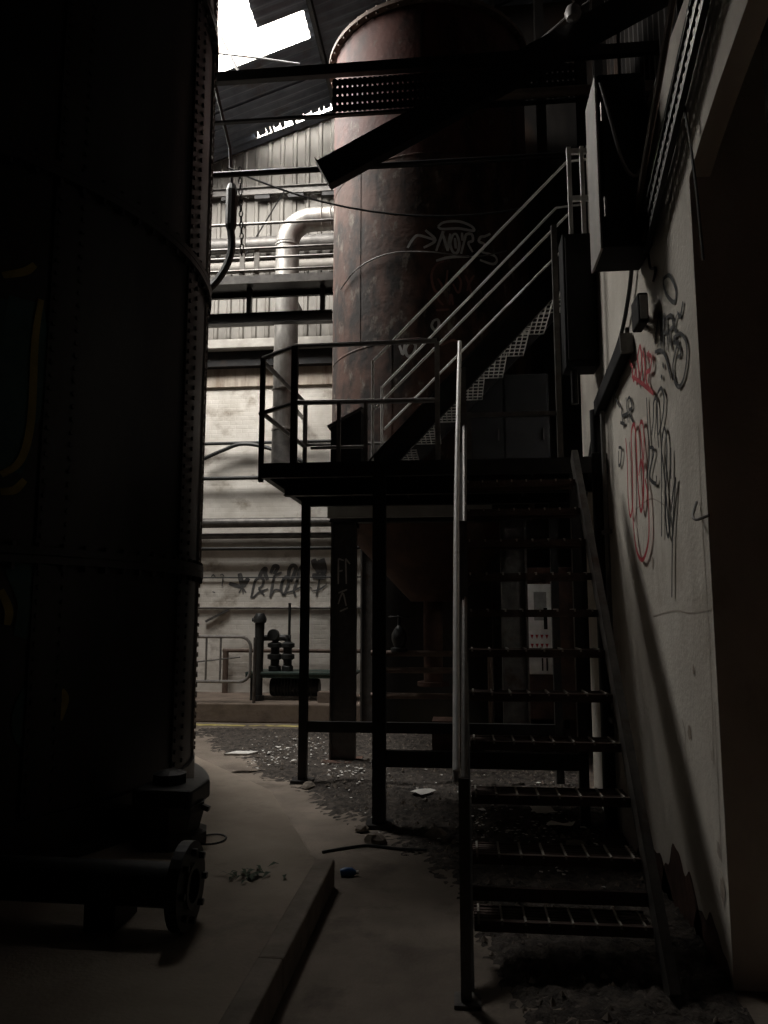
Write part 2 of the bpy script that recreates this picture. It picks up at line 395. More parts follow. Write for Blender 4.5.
# torn ragged strip hanging in the narrow gap at the gable
b = MB()
xe = -3.62
while xe < -2.12:
    wd = random.uniform(.05, .16); m = (xe + 2.87) / .75; d = .03 + .11 * m * m + random.uniform(-.02, .035)
    if random.random() < .3: d = random.uniform(.12, .18)
    x1 = xe + wd; d = min(d, .18)
    b.add([(xe, 12.555, roof_z(xe)), (x1, 12.555, roof_z(x1)), (x1 - .015, 12.56 + d * random.uniform(.7, 1), roof_z(x1) - .02), (xe + .01, 12.56 + d, roof_z(xe) - .02)], [(0, 1, 2, 3)])
    xe = x1
obj('torn_edge', b, 'roof_sheet', ceiling)
for i in range(len(edges) - 1):
    y1, y0 = edges[i], edges[i+1]
    if y1 > 10.96: put_strip(y0, y1, -9.2, 2.6)
    elif y1 > 10.5: put_strip(y0, y1, -9.2, -6.3); put_strip(y0, y1, -2.27, 2.6)
    elif y1 > 8.6: put_strip(y0, y1, -9.2, -6.3); put_strip(y0, y1, -2.98, 2.6)
    else: put_strip(y0, y1, -9.2, 2.6)
for x in (-8.2, -6.6, -4.9, -2.15, -1.0, .6, 2.1):
    y1 = 12.95
    if x == -4.9:
        obj('purlin', MB().channel((x, 10.95, roof_z(x) - .1), (x, 12.9, roof_z(x) - .1), .16, .06, .012), 'black_steel', ceiling); continue
    obj('purlin', MB().channel((x, -2.9, roof_z(x) - .1), (x, y1, roof_z(x) - .1), .16, .06, .012), 'black_steel', ceiling)
for y in (6.4, 1.6):
    obj('rafter', MB().ibeam((-8.95, y, roof_z(-8.95) - .32), (2.38, y, roof_z(2.38) - .32), .26, .14, .014), 'black_steel', ceiling)
# bent rods left hanging across the hole
obj('bent_rod', MB().tube([(-3.48, 10.0, roof_z(-3.48) - .06), (-3.30, 10.02, 9.78), (-3.10, 10.0, 9.36)], .020, 6), 'black_steel', ceiling)
obj('bent_rod', MB().tube([(-4.4, 10.35, roof_z(-4.4) + .02), (-3.6, 10.4, 10.06), (-2.95, 10.4, 9.93), (-2.31, 10.4, 9.78)], .016, 6), 'black_steel', ceiling)

# ------------------------------------------------------------------ spray paint
YN = lambda p: Vector((0, -1, 0))
XN = lambda p: Vector((-1, 0, 0))
def strokes(data, place, nrm, m, parent, label, eps=.004):
    """one tag = an Empty under its surface, every sprayed stroke a piece of it"""
    t = bpy.data.objects.new('spray_tag', None); COL.objects.link(t); t.parent = parent; OFF[t] = OFF[parent]; t['label'] = label
    for i, (wd, pts) in enumerate(data):
        obj('paint_stroke', MB().ribbon(smooth_line([place(p, eps + .0004 * i) for p in pts]), wd, nrm), m, t)
FAR = [[0.07,[[-3.985,2.112],[-3.881,2.078],[-3.759,2.044]]],[0.09,[[-3.807,2.286],[-3.78,2.185],[-3.749,2.051]]],[0.09,[[-3.642,2.201],[-3.699,2.124],[-3.749,2.051]]],[0.025,[[-3.749,2.051],[-3.732,1.923]]],[0.025,[[-3.759,2.034],[-3.808,1.944]]],[0.025,[[-3.742,2.034],[-3.681,1.95]]],[0.05,[[-3.584,1.889],[-3.553,2.05],[-3.514,2.167],[-3.436,2.21],[-3.377,2.166],[-3.399,2.066],[-3.466,2.023]]],[0.04,[[-3.466,2.023],[-3.361,1.899]]],[0.035,[[-3.607,1.883],[-3.549,1.873],[-3.465,1.949],[-3.295,2.016]]],[0.08,[[-3.453,2.217],[-3.404,2.318],[-3.347,2.358],[-3.352,2.284],[-3.308,2.166]]],[0.05,[[-3.258,1.865],[-3.236,1.982],[-3.212,2.132],[-3.187,2.249]]],[0.04,[[-3.187,2.249],[-3.061,2.299]]],[0.07,[[-3.256,2.283],[-3.2,2.4],[-3.131,2.383],[-3.197,2.266]]],[0.03,[[-3.258,1.865],[-3.175,1.999],[-3.072,1.975],[-3.02,1.898]]],[0.055,[[-3.02,1.898],[-3.073,2.015],[-3.035,2.165],[-2.974,2.215],[-2.939,2.131],[-2.977,1.998],[-3.02,1.898]]],[0.07,[[-2.946,2.181],[-2.935,2.332],[-2.875,2.415],[-2.813,2.375],[-2.855,2.248],[-2.905,2.131]]],[0.05,[[-2.816,1.881],[-2.841,1.998],[-2.786,2.181],[-2.755,2.348],[-2.711,2.414]]],[0.03,[[-2.97,1.948],[-2.834,1.988],[-2.699,2.047],[-2.53,2.026]]],[0.12,[[-2.519,2.514],[-2.449,2.379],[-2.383,2.496]]],[0.1,[[-2.532,2.239],[-2.397,2.219],[-2.289,2.212]]],[0.1,[[-2.359,2.529],[-2.324,2.345],[-2.363,2.239]]],[0.03,[[-2.529,1.973],[-2.394,2.006],[-2.277,2.095]]],[0.03,[[-2.39,2.245],[-2.46,1.88]]],[0.12,[[-2.467,2.446],[-2.397,2.279]]],[0.02,[[-4.301,2.228],[-4.267,2.261],[-4.231,2.221]]],[0.02,[[-4.145,2.254],[-4.104,2.267],[-4.075,2.227]]],[0.02,[[-4.092,2.22],[-4.105,2.069]]],[0.02,[[-4.276,1.968],[-4.223,1.951]]]]
strokes(FAR, lambda p, e: (p[0], 13.0 - e, p[1]), YN, 'grey_paint', wall_back, 'dark grey sprayed leafy lettering')
RB = [[0.026,[[4.185,3.435],[4.063,3.398],[3.963,3.275],[4.002,3.223],[4.14,3.325],[4.19,3.41],[4.172,3.437]]],[0.026,[[4.425,3.153],[4.36,3.232],[4.3,3.292]]],[0.026,[[4.3,3.292],[4.282,3.166],[4.309,3.093]]],[0.026,[[4.309,3.093],[4.2,3.243]]],[0.026,[[4.2,3.243],[4.256,3.048]]],[0.026,[[4.239,3.141],[4.158,3.119]]],[0.026,[[4.161,3.209],[4.149,3.098],[4.176,3.02]]],[0.026,[[4.156,3.198],[4.06,3.173],[4.035,3.108],[4.111,3.098],[4.07,2.983]]],[0.026,[[3.841,3.161],[3.896,3.104],[3.946,3.144]]],[0.026,[[3.959,3.137],[4.014,3.091],[3.976,3.042],[4.039,3.02],[3.94,2.984]]],[0.026,[[4.036,3.039],[3.911,3.018],[3.825,2.945],[3.823,2.864],[3.88,2.786],[3.969,2.756],[4.048,2.805],[4.073,2.898],[4.022,2.949],[3.976,2.975],[3.925,2.94],[3.931,2.909],[3.986,2.92]]],[0.026,[[4.421,3.096],[4.288,3.059],[4.2,2.993],[4.12,2.844]]],[0.026,[[4.268,2.98],[4.242,2.944]]],[0.026,[[4.313,2.922],[4.284,2.895]]],[0.026,[[5.393,3.058],[5.327,2.863]]],[0.026,[[5.209,3.051],[5.176,2.869]]],[0.026,[[5.36,2.96],[5.164,2.93]]],[0.026,[[5.176,3.02],[5.099,3.019],[5.039,2.939],[5.144,2.936],[5.023,2.831]]],[0.026,[[5.419,2.93],[5.272,2.882]]],[0.026,[[4.647,2.891],[4.645,2.697],[4.635,2.542],[4.737,2.409]]],[0.026,[[4.564,2.64],[4.502,2.737],[4.489,2.808],[4.434,2.83],[4.41,2.768],[4.426,2.608],[4.418,2.533]]],[0.026,[[4.397,2.838],[4.306,2.848],[4.258,2.78],[4.302,2.685],[4.406,2.603]]],[0.026,[[4.628,2.579],[4.524,2.538],[4.659,2.414],[4.524,2.344],[4.495,2.385]]],[0.026,[[4.442,2.028],[4.384,2.347],[4.353,2.519],[4.289,2.611],[4.246,2.566],[4.258,2.429],[4.319,2.231],[4.334,2.077],[4.293,2.021],[4.185,2.211],[4.109,2.299],[4.132,2.237],[4.22,2.014],[4.292,1.684]]],[0.026,[[4.356,2.502],[4.32,2.336],[4.278,2.037]]],[0.026,[[4.167,2.479],[4.197,2.315]]],[0.026,[[5.494,2.767],[5.394,2.734],[5.453,2.646],[5.517,2.647],[5.498,2.745]]],[0.026,[[5.556,3.243],[5.595,3.161],[5.63,3.1]]],[0.026,[[5.556,3.243],[5.439,3.265],[5.386,3.203],[5.547,3.17],[5.398,3.033]]]]
strokes(RB, lambda p, e: (WX - e, p[0], p[1]), XN, 'black_paint', wall_right, 'black sprayed scrawl lettering')
RR = [[0.03,[[4.959,3.167],[4.921,3.082],[4.85,3.132],[4.844,3.028]]],[0.03,[[4.791,3.214],[4.764,3.004]]],[0.03,[[4.818,3.162],[4.719,3.24],[4.685,3.118],[4.741,3.037]]],[0.03,[[4.648,3.185],[4.613,3.075],[4.671,2.976]]],[0.03,[[4.563,3.135],[4.46,3.081],[4.494,3.017],[4.583,3.026],[4.582,2.949],[4.45,2.862]]],[0.03,[[4.967,3.124],[4.707,2.997],[4.451,2.857]]],[0.03,[[5.034,3.255],[4.931,3.169]]],[0.03,[[4.516,3.139],[4.501,3.057]]],[0.03,[[5.224,2.773],[5.205,2.619],[5.224,2.367],[5.183,2.236],[5.092,2.327],[5.064,2.57],[5.056,2.755],[4.973,2.808],[4.927,2.725],[4.93,2.483],[4.891,2.238],[4.797,2.303],[4.769,2.454],[4.78,2.612],[4.81,2.757],[4.736,2.759],[4.715,2.656],[4.755,2.529]]],[0.03,[[4.737,2.409],[4.683,2.286],[4.698,2.081],[4.779,1.976],[4.908,1.928],[5.039,1.996],[5.1,2.144],[5.1,2.287]]],[0.03,[[4.892,2.456],[4.818,2.541],[4.776,2.416],[4.851,2.233]]]]
strokes(RR, lambda p, e: (WX - .018 - e * .3, p[0], p[1]), XN, 'red_paint', wall_right, 'red sprayed looping lettering')

# ------------------------------------------------------------------ rusty upright tank on its steel frame
TC = (-.36, 9.85); TR = 1.3; TB = 2.82; TT = 9.06
tank = thing('rusty_tank', 'tall rusty red-brown cylindrical tank with sprayed tags, standing behind the platform', 'tank', (TC[0], TC[1], TB))
for z0, z1, mm in ((TB, 4.75, 'rust_tank'), (4.75, 7.05, 'rust_tank'), (7.05, TT, 'red_oxide')):
    obj('shell_strake', MB().lathe([(TR, z0), (TR, z1)], (*TC, 0), 96), mm, tank, smooth=True)
obj('lid', MB().lathe([(TR - .01, TT), (.001, TT + .12)], (*TC, 0), 64), 'rust_tank', tank, smooth=True)
obj('bottom_cone', MB().lathe([(TR, TB), (TR - .02, TB - .02), (.28, 1.75), (.001, 1.75)], (*TC, 0), 64), 'rust_dark', tank, smooth=True)
obj('outlet_pipe', MB().lathe([(.12, 1.76), (.12, .75), (.2, .75), (.2, .7), (.001, .7)], (*TC, 0), 20), 'rust_dark', tank, smooth=True)
rim = obj('rim_flange', MB().lathe([(TR, TT - .03), (TR + .085, TT - .03), (TR + .085, TT + .02), (TR - .03, TT + .02)], (*TC, 0), 96), 'brown_pipe', tank)
b = MB(); bolts(b, [(TC[0] + (TR + .05) * math.cos(2*PI*i/56), TC[1] + (TR + .05) * math.sin(2*PI*i/56), TT + .02) for i in range(56)], (0, 0, 1), .02, .035)
bolts(b, [(TC[0] + (TR + .05) * math.cos(2*PI*i/56), TC[1] + (TR + .05) * math.sin(2*PI*i/56), TT - .03) for i in range(56)], (0, 0, -1), .02, .03)
obj('rim_bolts', b, 'brown_pipe', rim, kind='stuff')
for z in (4.75, 7.05):
    obj('weld_seam', MB().lathe([(TR, z - .014), (TR + .005, z - .006), (TR + .005, z + .006), (TR, z + .014)], (*TC, 0), 96), 'rust_tank', tank)
b = MB()
for z0, z1, a in ((4.77, 7.03, -2.25), (7.07, TT - .05, -1.6), (2.85, 4.73, -1.9)):
    q = Vector((math.cos(a), math.sin(a), 0)); c = Vector((*TC, 0)) + q * (TR - .001)
    b.bar(c + Vector((0, 0, z0)), c + Vector((0, 0, z1)), .022, .012, q)
obj('vertical_weld', b, 'rust_tank', tank)
CN = lambda p: Vector((p.x - TC[0], p.y - TC[1], 0)).normalized()
def onc(C, R): return lambda p, e: (C[0] + (R + e) * math.cos(p[0]), C[1] + (R + e) * math.sin(p[0]), p[1])
TW = [[0.035,[[-1.461,6.105],[-1.405,6.161],[-1.274,6.184],[-1.156,6.15],[-1.13,6.094],[-1.275,6.096],[-1.422,6.077],[-1.461,6.105]]],[0.035,[[-1.735,5.865],[-1.685,5.967],[-1.629,6.004],[-1.486,5.936]]],[0.035,[[-1.573,6.064],[-1.486,5.936],[-1.59,5.847]]],[0.035,[[-1.479,5.803],[-1.422,6.018],[-1.414,6.051]]],[0.035,[[-1.422,6.029],[-1.376,5.806]]],[0.035,[[-1.376,5.806],[-1.35,6.022]]],[0.035,[[-1.325,6.013],[-1.351,5.902],[-1.327,5.795],[-1.286,5.799],[-1.269,5.91],[-1.293,6.017],[-1.325,6.013]]],[0.035,[[-1.309,5.971],[-1.302,5.841]]],[0.035,[[-1.242,6.046],[-1.24,5.947]]],[0.035,[[-1.254,5.781],[-1.218,5.962],[-1.2,6.031],[-1.148,6.041],[-1.14,5.966],[-1.184,5.924],[-1.142,5.822]]],[0.035,[[-0.951,6.106],[-1.011,6.054],[-1.058,6.029],[-1.078,5.969],[-1.022,5.951],[-1.042,5.868]]],[0.035,[[-1.052,5.844],[-0.914,5.84],[-0.883,5.784],[-0.937,5.727],[-1.072,5.74]]],[0.035,[[-1.48,5.68],[-1.36,5.727],[-1.178,5.761]]],[0.035,[[-1.508,4.951],[-1.524,4.888],[-1.494,4.834],[-1.462,4.887],[-1.469,4.961],[-1.508,4.951]]],[0.035,[[-1.714,4.711],[-1.755,4.631],[-1.739,4.545],[-1.691,4.561],[-1.667,4.664],[-1.714,4.711]]],[0.035,[[-1.812,4.682],[-1.779,4.571],[-1.763,4.696]]]]
TD = [[0.03,[[-1.409,5.681],[-1.48,5.636],[-1.521,5.507],[-1.498,5.335],[-1.443,5.292],[-1.395,5.401],[-1.378,5.574]]],[0.03,[[-1.466,5.464],[-1.427,5.357],[-1.467,5.228],[-1.421,5.143]]],[0.03,[[-1.215,5.526],[-1.182,5.423],[-1.149,5.256]]],[0.03,[[-1.128,5.541],[-1.173,5.446],[-1.2,5.334]]],[0.03,[[-1.484,5.078],[-1.366,5.092]]],[0.03,[[-1.365,5.145],[-1.348,5.275],[-1.333,5.147]]],[0.03,[[-1.297,5.537],[-1.257,5.434],[-1.283,5.302],[-1.331,5.405]]],[0.03,[[-1.448,4.655],[-1.337,4.723],[-1.289,4.684]]]]
strokes(TW, onc(TC, TR), CN, 'white_paint', tank, 'white sprayed lettering under a halo', .014)
strokes(TD, onc(TC, TR), CN, 'faded_red_paint', tank, 'faded red sprayed scrawl', .010)

fr = thing('tank_support_frame', 'black steel column frame carrying the rusty tank, pale channel across its front', 'frame', (TC[0], TC[1], 0))
LX = (-1.29, .57); LY = (8.45, 11.0)
for x in LX:
    for y in LY:
        c = obj('column', MB().ibeam((x, y, .02), (x, y, 2.6), .28, .11, .022, up=(1, 0, 0)), 'stair_steel', fr)
        obj('base_plate', MB().box(x - .2, x + .2, y - .2, y + .2, .0, .045), 'rust_dark', c)
for y in LY:
    obj('cross_beam', MB().ibeam((-1.45, y, 2.70), (.75, y, 2.70), .2, .16, .016), 'black_steel', fr)
for x in LX:
    obj('side_beam', MB().ibeam((x, LY[0] + .08, 2.70), (x, LY[1] - .08, 2.70), .18, .14, .016), 'black_steel', fr)
obj('front_channel', MB().channel((-1.44, 8.22, 2.70), (.34, 8.22, 2.70), .135, .07, .012, side=-1), 'box_grey', fr, label='pale grey channel')
b = MB()
for pts in ([(0,.0),(0,.28)], [(0,.28),(.06,.26)], [(.0,.14),(.05,.15)], [(.09,0),(.08,.28)], [(.08,.28),(.13,.22)], [(.0,-.1),(.1,-.06)], [(.0,-.22),(.05,-.1),(.09,-.24)], [(.02,-.3),(.11,-.26)]):
    b.ribbon(smooth_line([(-1.35 + p[0], 8.437, 1.92 + p[1]) for p in pts]), .02, YN)
obj('spray_tag', b, 'white_paint', fr, label='small white sprayed mark')

# pipes under the tank
pr = thing('pipe_rack', 'dark low pipe rack with valve under the rusty tank', 'pipes', (-.5, 9.2, 0))
for z, x0, x1 in ((1.14, -1.05, .52), (.66, -1.05, .4), (.95, -.9, -.1)):
    obj('pipe', MB().cyl((x0, 9.0, z), (x1, 9.0, z), .035, 10), 'brown_pipe', pr, smooth=True)
for x in (-.92, .32):
    obj('stand', MB().cyl((x, 9.0, 0), (x, 9.0, 1.2), .03, 8), 'brown_pipe', pr, smooth=True)
v = obj('valve', MB().lathe([(.001, 0), (.10, 0), (.10, .04), (.06, .05), (.09, .14), (.09, .2), (.05, .27), (.02, .3), (.02, .42), (.001, .42)], (-.72, 9.0, 1.16), 14), 'machine_black', pr, smooth=True)
obj('handwheel', MB().tube([(-.72 + .12 * math.cos(2*PI*i/16), 9.0 + .12 * math.sin(2*PI*i/16), 1.56) for i in range(17)], .012, 6), 'machine_black', v)
obj('drain_box', MB().box(-.35, .05, 9.0, 9.4, .0, .38), 'rust_dark', pr)

# ------------------------------------------------------------------ riveted tank on the left
LC = (-4.58, 5.80); LR = 2.4; LT = 8.75
lt = thing('riveted_tank', 'huge dark riveted steel tank filling the left side', 'tank', (LC[0], LC[1], .15))
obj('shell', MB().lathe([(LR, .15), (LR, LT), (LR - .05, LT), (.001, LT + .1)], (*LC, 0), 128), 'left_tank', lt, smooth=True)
obj('foot_ring', MB().lathe([(LR, .40), (LR + .03, .40), (LR + .03, .19), (LR + .16, .19), (LR + .16, .15), (LR, .15)], (*LC, 0), 128), 'left_tank', lt)
for z in (1.95, 4.46, 6.9):
    rg = obj('ring_flange', MB().lathe([(LR, z - .05), (LR + .055, z - .05), (LR + .055, z - .004), (LR + .05, z), (LR + .055, z + .004), (LR + .055, z + .05), (LR, z + .05)], (*LC, 0), 128), 'left_tank', lt)
    b = MB(); N = 96
    bolts(b, [(LC[0] + (LR + .03) * math.cos(2*PI*i/N), LC[1] + (LR + .03) * math.sin(2*PI*i/N), z - .05) for i in range(N)], (0, 0, -1), .02, .04)
    bolts(b, [(LC[0] + (LR + .03) * math.cos(2*PI*i/N), LC[1] + (LR + .03) * math.sin(2*PI*i/N), z + .05) for i in range(N)], (0, 0, 1), .02, .03)
    obj('flange_bolts', b, 'left_tank', rg, kind='stuff')
# vertical riveted lap plates close to the silhouette
def lap(a, wd, z0, z1, m, proud=.02):
    mb = MB(); k = 6; da = wd / LR
    ring = [(LR + .001, a - da/2)] + [(LR + proud, a - da/2 + da * i / k) for i in range(k + 1)] + [(LR + .001, a + da/2)]
    for r, t in ring:
        for z in (z0, z1): mb.v.append((LC[0] + r * math.cos(t), LC[1] + r * math.sin(t), z))
    for i in range(len(ring) - 1): mb.f.append((2*i, 2*i + 2, 2*i + 3, 2*i + 1))
    o = len(ring) * 2
    p = obj('lap_plate', mb, m, lt)
    rb = MB(); z = z0 + .06; pts = []; ax = []
    while z < z1 - .03:
        for t in (a - da * .36, a + da * .36):
            q = Vector((math.cos(t), math.sin(t), 0)); pts.append(Vector((LC[0], LC[1], z)) + q * (LR + proud)); ax.append(q)
        z += .085
    bolts(rb, pts, ax, .017, .015)
    obj('rivets', rb, m, p, kind='stuff')
for a, wd, mm in ((.335, .30, 'left_tank_lit_edge'), (.02, .22, 'left_tank'), (-.55, .22, 'left_tank'), (-1.2, .22, 'left_tank')):
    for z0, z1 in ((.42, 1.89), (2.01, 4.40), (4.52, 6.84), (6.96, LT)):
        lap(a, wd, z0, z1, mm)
# outward standing bolted joint right at the edge
ja = .52; q = Vector((math.cos(ja), math.sin(ja), 0)); tq = Vector((-q.y, q.x, 0))
for z0, z1 in ((2.02, 4.38), (4.55, 6.8), (6.98, 8.7)):
    c = Vector((*LC, 0)) + q * (LR + .035)
    jf = obj('joint_flange', MB().bar(c + Vector((0, 0, z0)), c + Vector((0, 0, z1)), .03, .08, q), 'left_tank_lit_edge', lt)
    rb = MB(); z = z0 + .08
    while z < z1:
        rb.cyl(c + q * .012 + tq * .03 + Vector((0, 0, z)), c + q * .012 - tq * .06 + Vector((0, 0, z)), .016, 6); z += .15
    obj('joint_bolts', rb, 'black_steel', jf, kind='stuff')
LN = lambda p: Vector((p.x - LC[0], p.y - LC[1], 0)).normalized()
LY_ = [[0.05,[[-0.548,3.599],[-0.575,3.43],[-0.579,3.261],[-0.577,2.935],[-0.576,2.678]]],[0.05,[[-0.549,3.383],[-0.564,3.305],[-0.557,3.263]]],[0.05,[[-0.64,3.779],[-0.664,3.713],[-0.717,3.646]]],[0.05,[[-0.632,2.405],[-0.655,2.337],[-0.688,2.316]]],[0.05,[[-0.504,1.129],[-0.491,1.066],[-0.505,0.948]]],[0.05,[[-0.673,1.736],[-0.651,1.619],[-0.653,1.531]]],[0.05,[[-0.619,3.564],[-0.628,3.295],[-0.626,2.783],[-0.645,2.525],[-0.69,2.418]]]]
LT_ = [[0.28,[[-0.694,3.508],[-0.675,3.138],[-0.671,2.763],[-0.682,2.451]]],[0.28,[[-0.655,3.537],[-0.651,3.152],[-0.651,2.772]]],[0.28,[[-0.559,1.139],[-0.57,0.965],[-0.552,0.843]]],[0.28,[[-0.63,1.918],[-0.573,1.68],[-0.592,1.44]]]]
strokes(LT_, onc(LC, LR), LN, 'teal_tag_paint', lt, 'dark teal sprayed patches', .006)
strokes(LY_, onc(LC, LR), LN, 'yellow_tag_paint', lt, 'dull yellow sprayed outline', .012)
obj('riser_pipe', MB().tube([(-2.38, 6.05, .5), (-2.30, 6.02, 1.2), (-2.30, 6.02, 1.93)], .03, 8), 'left_tank', lt, smooth=True)

# valve block and flanged outlet at the foot of the left tank
gv = thing('gate_valve', 'black cast valve with stacked bolted blocks at the foot of the riveted tank', 'valve', (-1.92, 5.1, .15))
b = MB(); b.lathe([(.001, 0), (.24, 0), (.24, .07), (.19, .09), (.22, .20), (.22, .25), (.001, .25)], (-1.88, 5.0, .15), 10); obj('valve_body', b, 'machine_black', gv)
obj('bonnet', MB().box(-2.08, -1.69, 4.84, 5.22, .38, .50), 'machine_black', gv, bevel=.02)
obj('gland', MB().lathe([(.11, .33), (.11, .41), (.05, .43), (.001, .43)], (-1.92, 5.07, .15), 10), 'machine_black', gv)
obj('lever', MB().bar((-1.80, 5.0, .42), (-1.62, 4.98, .36), .03, .03), 'machine_black', gv)
obj('feed_pipe', MB().cyl((-2.30, 5.1, .27), (-2.0, 5.08, .27), .08, 14), 'machine_black', gv, smooth=True)
op = thing('flanged_outlet', 'dark pipe stub with a round bolted flange near the kerb', 'pipe', (-1.6, 3.72, .15))
obj('pipe', MB().cyl((-3.40, 3.72, .345), (-1.33, 3.66, .345), .10, 18), 'machine_black', op, smooth=True)
fl = obj('flange', MB().lathe([(.085, 0), (.195, 0), (.195, .055), (.085, .055)], (-1.32, 3.66, .345), 28, 'x'), 'machine_black', op)
obj('inner_ring', MB().lathe([(.10, .0), (.10, .012), (.075, .012), (.075, -.03), (.001, -.03)], (-1.262, 3.66, .345), 20, 'x'), 'black_steel', fl)
b = MB(); bolts(b, [(-1.265, 3.66 + .15 * math.cos(2*PI*i/8), .345 + .15 * math.sin(2*PI*i/8)) for i in range(8)], (1, 0, 0), .016, .025); obj('flange_bolts', b, 'black_steel', fl, kind='stuff')
obj('saddle', MB().box(-1.75, -1.6, 3.6, 3.85, .15, .27), 'machine_black', op)

# ------------------------------------------------------------------ platform
PZ = 2.80
pf = thing('steel_platform', 'black steel mezzanine platform on thin posts at the head of the lower stair', 'platform', (-.3, 6.8, 0))
obj('deck_plate', MB().box(-1.60, 1.12, 6.0, 7.72, PZ - .012, PZ), 'black_steel', pf)
obj('fascia', MB().channel((-1.60, 6.0, PZ - .055), (1.12, 6.0, PZ - .055), .12, .05, .008, side=-1), 'black_steel', pf)
for x in (-1.60, 1.10):
    obj('side_channel', MB().channel((x, 6.01, PZ - .06), (x, 7.72, PZ - .06), .10, .05, .008, side=1 if x < 0 else -1), 'black_steel', pf)
obj('rear_channel', MB().channel((-1.60, 7.72, PZ - .06), (1.12, 7.72, PZ - .06), .10, .05, .008, side=1), 'black_steel', pf)
for y, h in ((6.42, .19), (7.5, .13)):
    obj('joist', MB().ibeam((-1.5, y, PZ - .013 - h/2), (1.1, y, PZ - .013 - h/2), h, .08, .01), 'black_steel', pf)
obj('rear_deck', MB().box(-.05, 1.12, 7.74, 8.16, PZ - .012, PZ), 'black_steel', pf)
for x in (-1.05, -.5, .05, .6):
    obj('deck_rib', MB().bar((x, 6.05, PZ - .045), (x, 7.68, PZ - .045), .012, .06), 'black_steel', pf)
for x, y, wd in ((-.64, 6.05, .10), (-1.53, 7.5, .08), (.89, 6.05, .07), (.89, 7.5, .07)):
    p = obj('post', MB().bar((x, y, 0), (x, y, PZ - .1), wd, wd, (0, 1, 0)), 'black_steel', pf)
    obj('foot_plate', MB().box(x - .1, x + .1, y - .1, y + .1, .0, .03), 'black_steel', p)
obj('tie_beam', MB().bar((-.60, 6.05, .50), (.86, 6.05, .50), .06, .12), 'black_steel', pf)
obj('tie_beam', MB().bar((-1.50, 7.5, .52), (.86, 7.5, .52), .05, .10), 'black_steel', pf)
TR_ = .021
def railpost(x, y, z0, z1, m='rail_steel', r=.02): obj('rail_post', MB().bar((x, y, z0), (x, y, z1), 2*r, 2*r, (0, 1, 0)), m, pf)
RT, RM = 3.785, 3.30
railpost(-1.34, 6.03, PZ, RT, 'black_steel', .026); railpost(-.17, 6.03, PZ, RT); railpost(-1.675, 6.28, PZ - .1, RT, 'black_steel'); railpost(-1.585, 7.66, PZ, RT - .02)
obj('top_rail', MB().tube([(-1.675, 6.28, RT), (-1.34, 6.03, RT + .005), (-.17, 6.03, RT + .012)], TR_, 8), 'rail_steel', pf, smooth=True)
obj('mid_rail', MB().tube([(-1.70, 6.31, RM), (-1.34, 6.03, RM + .01), (-.19, 6.03, RM)], TR_, 8), 'rail_steel', pf, smooth=True)
obj('side_rail', MB().tube([(-1.675, 6.28, RT - .03), (-1.585, 7.66, RT - .02)], TR_, 8), 'rail_steel', pf, smooth=True)
obj('side_rail', MB().tube([(-1.675, 6.28, RM), (-1.585, 7.66, RM)], TR_, 8), 'rail_steel', pf, smooth=True)
obj('rear_rail', MB().tube([(-1.585, 7.66, RM + .02), (-.62, 7.66, RM + .02)], .018, 8), 'rail_steel', pf, smooth=True)
for x in (-.97, -.75): railpost(x, 6.03, PZ, RM, 'rail_steel', .016)
obj('low_rail', MB().tube([(-1.2, 6.03, 2.93), (-.75, 6.03, 2.93)], .014, 8), 'rail_steel', pf, smooth=True)
railpost(.79, 6.03, PZ, 4.74, 'stair_steel', .022); railpost(.08, 6.06, PZ, 3.2, 'stair_steel', .018)
obj('gate_bar', MB().bar((.08, 6.04, 3.17), (.79, 6.04, 3.17), .03, .035), 'stair_steel', pf)

# ------------------------------------------------------------------ lower stair
st = thing('lower_stair', 'steep open steel stair climbing from the floor up to the platform', 'stair', (.38, 3.5, 0))
S0, S1 = (3.46, 0.0), (5.97, 2.80)
def sy(t): return S0[0] + (S1[0] - S0[0]) * t
for x, sd in ((.03, 1), (.83, -1)):
    sx = x + .03 * 0
    obj('stringer', MB().channel((sx, 3.50, .03), (sx, 5.72, PZ - .04), .11, .04, .009, side=-1 if sd > 0 else 1, up=(0, -.78, .62)), 'stair_steel', st)
def tread_mesh(yf, z):
    mb = MB(); x0, x1 = .04, .82; d = .20
    mb.box(x0, x1, yf, yf + .012, z - .045, z); mb.box(x0, x1, yf + d - .012, yf + d, z - .045, z)
    for i in range(1, 6): mb.box(x0, x1, yf + d * i / 6 - .012, yf + d * i / 6 + .012, z - .012, z - .004)
    return mb
bar_mesh = None
for k in range(1, 12):
    t = k / 12; yf = 3.5 + 2.2 * t; z = 2.78 * t
    tr = obj('tread', tread_mesh(yf, z), 'tread_steel', st)
    for i in range(8):
        x = .06 + i * .104
        if bar_mesh is None:
            first = obj('cross_bar', MB().box(x - .005, x + .005, yf - .004, yf + .196, z - .012, z + .006), 'grey_channel', tr); bar_mesh = (first, x, yf, z)
        else:
            c = bar_mesh[0].copy(); COL.objects.link(c); c.parent = tr; c.location = (x - bar_mesh[1], yf - bar_mesh[2], z - bar_mesh[3])
obj('tie_bar', MB().bar((.0, 3.80, .31), (.83, 3.80, .31), .02, .06), 'tread_steel', st)
obj('handrail', MB().tube(smooth_line([(-.03, 3.44, .88), (-.03, 3.47, .95), (-.03, 3.56, 1.05), (-.02, 4.7, 2.32), (.015, 5.98, 3.76)], 8), .0165, 10), 'pale_rail', st, smooth=True, label='handrail tube coloured pale for its highlights')
